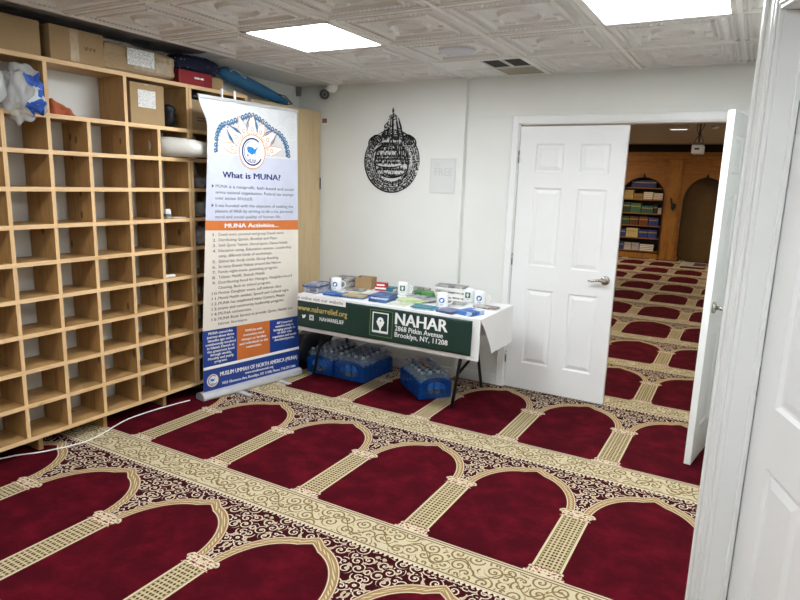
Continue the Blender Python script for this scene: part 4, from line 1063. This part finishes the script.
# top word, rising to a point
def taper(x, z):
    k = max(0, (z-.15)/.26); return CW(x*(1-.80*k)+.004, z)
def cwt(txt, x0, x1, z0_, z1_, rep_=.05, fn=CW): cb_.text(arabic(txt), x0, x1, z0_, z1_, fn, rep_)
cwt('الله', -.120, .120, .150, .300, .006, taper); cwt('لا اله', -.125, .125, .235, .330, .012, taper); cwt('هو', -.09, .09, .315, .365, .012, taper)
stroke([(.004, .13), (.003, .28), (.004, .412)], [.004, .0085, .001])
for x in (-.105, -.06, .06, .105):
    stroke([taper(x, z)[0::2] for z in (.150, .20, .26-abs(x)*.1)], [.003, .0055, .001])
arcs(-.03, .215, .05, .03, 180, 345, .006); arcs(.035, .205, .05, .03, 190, 350, .006); arcs(-.01, .285, .03, .022, 170, 350, .005); arcs(.012, .33, .018, .016, 190, 350, .004)
cb_.poly([(-.002, .372), (.010, .372), (.013, .388), (.004, .412), (-.005, .388)], CW)
for sg in (-1, 1):
    for r_, w_ in ((.052, .0075), (.034, .005), (.018, .004)): arcs(sg*.150, .138, r_, r_*1.0, 90-110, 90+120, w_)
    arcs(sg*.15, .125, .075, .06, -40 if sg > 0 else 60, 120 if sg > 0 else 220, .006)
cwt('ما', -.19, -.11, .11, .165, .02); cwt('ما', .11, .19, .11, .165, .02)
cb_.build('lettering_cutout', M_black, t, recalc=False, solid=.003)
# pale embossed plaque
t = thing('wall_plaque', 'pale embossed square plaque on the white wall beside the calligraphy', 'plaque', (-.602, -.0505, 1.645))
pw = flat('plaque_white', 'dfe2df', .4, var=.01)
MB().box(-.112, .112, -.006, 0, -.137, .137).build('panel', pw, t, bevel=.002)
b = MB(); frame(b, -.108, .108, -.133, .133, .004, lambda x, z: (x, -.0075, z))
b.text('OF', -.07, -.02, .075, .10, lambda x, z: (x, -.008, z)); b.text('FREE', -.07, .085, .0, .06, lambda x, z: (x, -.008, z), .015)
b.build('raised_marks', flat('plaque_marks', 'd3d6d4', .4), t, recalc=False)
# dome camera
t = thing('security_camera', 'small black and white security camera high in the corner', 'camera', (-1.705, -.05, 2.30))
MB().tube([(0.03, 0, .06), (.03, -.02, .06), (.02, -.06, .045), (0.0, -.075, .02)], [.04, .042, .030, .026], 20).build('bracket', M_white, t, smooth=True)
b = MB(); dr = (CAM-Vector((-1.705, -.13, 2.30))).normalized(); c0 = Vector((-.005, -.085, -.003))
b.tube([c0-dr*.03, c0-dr*.02, c0+dr*.01, c0+dr*.022], [.030, .042, .042, .036], 24); b.build('housing', M_black, t, smooth=False)
b = MB(); b.tube([c0+dr*.022, c0+dr*.026], [.024, .022], 24); ln = b.build('lens', flat('grey_lens_ring', '6a6c70', .2), t)
MB().tube([c0+dr*.026, c0+dr*.029], [.014, .012], 20).build('glass', M_black, ln)
b = MB(); b.box(-.033, .033, -.006, 0, -.06, .0); t = thing('wall_notice', 'small printed card stuck on the wall under the security camera', 'notice', (-1.765, -.0505, 2.115))
b.build('card', M_white, t); b = MB(); b.box(-.022, .026, -.012, -.006, -.045, -.008); b.build('switch_box', flat('bronze_switch', '7a5a48', .4), t)
tag(MB().tube([(-2.03, -.085, 2.30), (-2.03, -.085, 2.378)], [.022, .026], 12).build('pipe_stub', flat('grey_putty', '8f8d86', .7), smooth=True), 'short grey pipe stub in the ceiling corner', 'pipe')

# ------------------------------------------------------------------ the room beyond the doorway
struct(MB().box(-3.2, -3.1, .12, 11.4, 0, 2.8), 'wall_far_left', flat('beige_wall', 'b7a98c', .6, var=.03))
struct(MB().box(4.5, 4.6, .12, 11.4, 0, 2.8), 'wall_far_right', flat('beige_wall', 'b7a98c', .6, var=.03))
b = MB(); b.box(-3.1, LX-.1, .02, .12, 0, 2.8); b.box(1.9, 4.5, .02, .12, 0, 2.8); b.box(-3.1, 4.5, .02, .12, H+.02, 2.8)
struct(b, 'wall_partition', M_wall)
struct(MB().box(-3.2, 4.6, .12, 7.35, 2.39, 2.45), 'ceiling_far', flat('far_ceiling', 'b9b3aa', .7, var=.02))
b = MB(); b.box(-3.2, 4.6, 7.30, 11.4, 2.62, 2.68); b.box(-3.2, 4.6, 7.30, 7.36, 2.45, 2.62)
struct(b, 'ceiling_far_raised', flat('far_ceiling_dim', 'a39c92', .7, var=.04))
b = MB()
for x in [-2.9+k*.61 for k in range(13)]: b.box(x, x+.024, 7.36, 10.85, 2.612, 2.619)
for y in (7.9, 8.5, 9.1, 9.7, 10.3): b.box(-3.1, 4.5, y, y+.024, 2.611, 2.619)
b.build('trim_6', flat('dark_grid', '4e463e', .6), kind='structure')
# wood wall with arched openings
WY = 10.9
def archtop(x, cx, hw, spring, top):
    q = min(1, abs(x-cx)/hw); return spring+(top-spring)*math.sqrt(max(0, 1-q**2.0))
ops = [(-.735, .465, 1.45, 1.86), (.592, .445, 1.32, 1.88)]
b = MB(); xs = [-3.1]
for cx_, hw, sp_, tp in ops: xs += [cx_-hw+2*hw*k/28 for k in range(29)]
xs += [4.5]; xs = sorted(xs)
for x0, x1 in zip(xs, xs[1:]):
    mid = (x0+x1)/2; op = [o_ for o_ in ops if abs(mid-o_[0]) < o_[1]]
    if op:
        a0, a1 = archtop(x0, *op[0]), archtop(x1, *op[0])
        b.prism([(x0, WY, a0), (x1, WY, a1), (x1, WY, 2.44), (x0, WY, 2.44)], (0, .06, 0))
    else: b.prism([(x0, WY, 0), (x1, WY, 0), (x1, WY, 2.44), (x0, WY, 2.44)], (0, .06, 0))
struct(b, 'wall_far', M_dwood)
struct(MB().box(-3.1, 4.5, WY+.36, WY+.42, 0, 2.62), 'wall_far_backing', flat('dark_backing', '2a1a10', .7))
b = MB(); b.box(-3.1, 4.5, WY-.03, WY+.02, 2.30, 2.345); b.box(-3.1, 4.5, WY-.02, WY, 1.99, 2.01)
b.box(-.235, .07, WY-.03, WY, 0, 2.26); b.box(-.21, -.20, WY-.04, WY-.03, .1, 2.2); b.box(.03, .04, WY-.04, WY-.03, .1, 2.2); b.box(-1.3, -.27, WY-.02, WY, 0, .12)
struct(b, 'trim_5', M_dwoodv, bevel=.003)
struct(MB().box(.1, 1.1, WY+.2, WY+.24, 0, 1.95), 'door_4', flat('olive_brown_door', '5a431c', .45, var=.1))
b = MB()
for cx_, hw, sp_, tp in ops:
    P = [(cx_-hw*cos(pi*k/24), WY-.012, sp_+(tp-sp_)*sin(pi*k/24)) for k in range(25)]
    b.tube([(cx_-hw, WY-.012, .1)]+P+[(cx_+hw, WY-.012, .1)], .012, 8)
    b.tube([(cx_, WY-.012, tp), (cx_, WY-.012, tp+.03), (cx_, WY-.012, tp+.10)], [.035, .026, .003], 8)
b.build('trim_7', flat('dark_arch_edge', '20150e', .5), kind='structure')
t = thing('bookcase', 'arched built-in wooden bookcase full of books at the far wall', 'bookcase', (-.735, WY+.2, 0))
MB().box(-.46, .46, .12, .15, .12, 1.86).build('back_panel', flat('bookcase_back', '26170d', .6), t)
BZ = [.155, .459, .748, 1.035, 1.355, 1.62]
for z in BZ: MB().box(-.462, .462, -.15, .12, z-.012, z+.012).build('shelf', M_dwood, t)
for x in (-.475, .463): MB().box(x, x+.012, -.15, .12, .06, 1.46).build('side', M_dwoodv, t)
cover = {}
def book_set(label, z, x0, x1, h, n, colr, flatp=False):
    w_ = (x1-x0)/n; mt = flat('book_'+colr, colr, .5, var=.12)
    t0 = None
    for k in range(n):
        if flatp: hh = h/n; loc = ((x0+x1)/2, WY+.14, z+.013+k*hh)
        else: loc = (x0+w_*(k+.5), WY+.14, z+.013)
        if t0 is None:
            t0 = thing('book', label, 'book', loc, 0, 'books in the far bookcase')
            if flatp:
                MB().box(-(x1-x0)/2, (x1-x0)/2, -.075, .10, 0, h/n-.002).build('cover', mt, t0, bevel=.002); MB().box(-(x1-x0)/2+.004, (x1-x0)/2-.004, -.0755, -.05, .004, h/n-.006).build('pages', M_cream, t0)
            else:
                MB().box(-w_/2+.001, w_/2-.001, -.075, .10, 0, h).build('cover', mt, t0, bevel=.003); MB().box(-w_/2+.004, w_/2-.004, -.0762, -.0745, h*.62, h*.74).build('spine_band', flat('spine_gold', 'b39a55', .4), t0)
        else:
            c_ = copy_tree(t0); c_.location = loc
bx = lambda p: -1.2+(p-35)/265*.93
rows_ = [(BZ[4], [('beige volume in the set at the left of the top book row', 48, 108, .20, 5, 'b49a5e'), ('tan volume in the low set of the top book row', 112, 168, .13, 5, '8f6b34')]),
 (BZ[3], [('dark green volume at the left end of the second book row', 38, 94, .23, 5, '23422b'), ('green volume with pale title in the second book row', 98, 163, .22, 5, '3a6b4c'), ('teal volume in the second book row', 168, 240, .17, 5, '2b5a58'), ('near-black volume in the second book row', 244, 268, .2, 2, '1d1f22'), ('pale volume at the right end of the second book row', 270, 292, .13, 2, 'b9b6ac')]),
 (BZ[2], [('dark green volume at the left end of the third book row', 36, 96, .19, 5, '2a4a30'), ('brown volume in the third book row, left set', 100, 155, .20, 4, '5a2c1a'), ('brown volume in the third book row, right set', 160, 216, .20, 4, '6b3a22'), ('blue volume at the right end of the third book row', 222, 282, .19, 5, '2b3f86')]),
 (BZ[1], [('blue volume at the left end of the fourth book row', 34, 80, .18, 4, '2c3f80'), ('cream volume in the fourth book row', 84, 160, .21, 5, 'c2b27c'), ('blue volume right of the cream set in the fourth book row', 164, 222, .19, 5, '2b3f86'), ('blue volume at the right end of the fourth book row', 225, 280, .19, 5, '324891')]),
 (BZ[0], [('blue volume at the left end of the bottom book row', 34, 76, .18, 4, '2c3f80'), ('white volume in the bottom book row, left pair of sets', 80, 125, .17, 4, 'b9b4b8'), ('white volume in the bottom book row, right pair of sets', 130, 175, .17, 4, 'b0abb4')])]
for z, L_ in rows_:
    for a in L_: book_set(a[0], z, bx(a[1]), bx(a[2]), a[3], a[4], a[5])
book_set('yellow-edged book lying flat in the top book row', BZ[4], bx(172), bx(230), .17, 4, 'a39448', True)
book_set('red book lying flat at the right of the top book row', BZ[4], bx(234), bx(292), .15, 4, '8a3026', True)
book_set('navy book lying flat at the right of the bottom book row', BZ[0], bx(180), bx(270), .16, 4, '27345f', True)
book_set('deep blue volume under the arch of the bookcase', BZ[5], bx(90), bx(245), .17, 10, '2a3570')
t = thing('wall_ornament', 'small black ornament on the wooden pillar between the arches', 'ornament', (-.075, WY-.031, 1.28))
b = MB(); b.prism([(x, -.0, z) for x, z in ((-.05, .14), (-.02, .15), (.0, .05), (.04, .0), (.09, .03), (.07, -.09), (.03, -.15), (-.01, -.10), (-.02, 0))], (0, -.03, 0)); b.build('plate', M_black, t, bevel=.005)
MB().tube([(.0, -.03, -.02), (.0, -.07, -.02), (.02, -.09, .03)], [.015, .012, .018], 10).build('arm', M_black, t, smooth=True)
t = thing('floor_mat', 'grey and white mat on the carpet before the far niche', 'mat', (.50, 10.35, .001))
MB().box(-.20, .30, -.45, .42, 0, .012).build('mat_body', flat('mat_white', 'a9a59c', .8), t); MB().box(.06, .30, -.33, .30, .012, .014).build('dark_field', flat('mat_dark', '4a3232', .9), t)
# projector hanging from the far ceiling
t = thing('projector', 'white projector hanging from the ceiling of the far room', 'projector', (.93, 3.5, 2.06))
MB().box(-.062, .062, -.10, .10, -.048, .05).build('body', flat('projector_white', 'dcdcda', .4), t, bevel=.012)
MB().box(-.03, .02, -.104, -.098, -.005, .015).build('lens', M_black, t, bevel=.002)
MB().box(-.05, .05, -.06, .06, .05, .075).build('mount_plate', M_black, t)
b = MB(); b.tube([(0, 0, .07), (0, 0, .33)], .009, 8); b.tube([(-.055, 0, .05), (-.03, 0, .13), (0, 0, .16)], .005, 6); b.tube([(.055, 0, .05), (.035, 0, .12), (.005, 0, .19), (.03, 0, .25), (.06, 0, .33)], .005, 6); b.tube([(-.03, .02, .33), (-.035, .02, .22), (.0, .02, .15)], .004, 6)
b.build('ceiling_mount', M_black, t)
# lamps of the far room; deep pair added out of view to brighten its end
M_tube = emis('far_lamp', 'fff6e6', LIGHT_FAR); M_deep = emis('added_deep_lamp', 'fff0da', LIGHT_FAR*2.3)
for x, y, lb in ((-2.3, 9.0, 'added unseen light panel deep at the left of the far room'), (2.9, 9.0, 'added unseen light panel deep at the right of the far room')):
    t = thing('ceiling_light', lb, 'ceiling light', (x, y, 2.61), 0)
    MB().box(-.3, .3, -.3, .3, -.03, -.001).build('housing', M_white, t); MB().box(-.28, .28, -.28, .28, -.032, -.0301).build('diffuser', M_deep, t)
for k, (x, y, a, c, lb) in enumerate([(.60, 4.42, .11, .05, 'slim bright ceiling fixture seen through the doorway'), (.7, 1.3, .3, .3, 'ceiling light panel just beyond the doorway'), (-1.4, 3.2, .3, .3, 'ceiling light panel far left of the next room'), (2.6, 4.2, .3, .3, 'ceiling light panel at the right of the next room')]):
    t = thing('ceiling_light', lb, 'ceiling light', (x, y, 2.39), 0)
    MB().box(-a, a, -c, c, -.022, -.001).build('housing', M_white, t, bevel=.003); MB().box(-a+.015, a-.015, -c+.015, c-.015, -.024, -.0221).build('diffuser', M_tube if k else emis('far_lamp_small', 'ffffff', 1.5), t)
tag(MB().lathe([(.0, -.03), (.03, -.028), (.045, -.012), (.05, 0)], (1.03, 4.3, 2.39), 20).build('smoke_detector', M_white, smooth=True), 'small round detector on the far room ceiling beside the projector', 'detector')
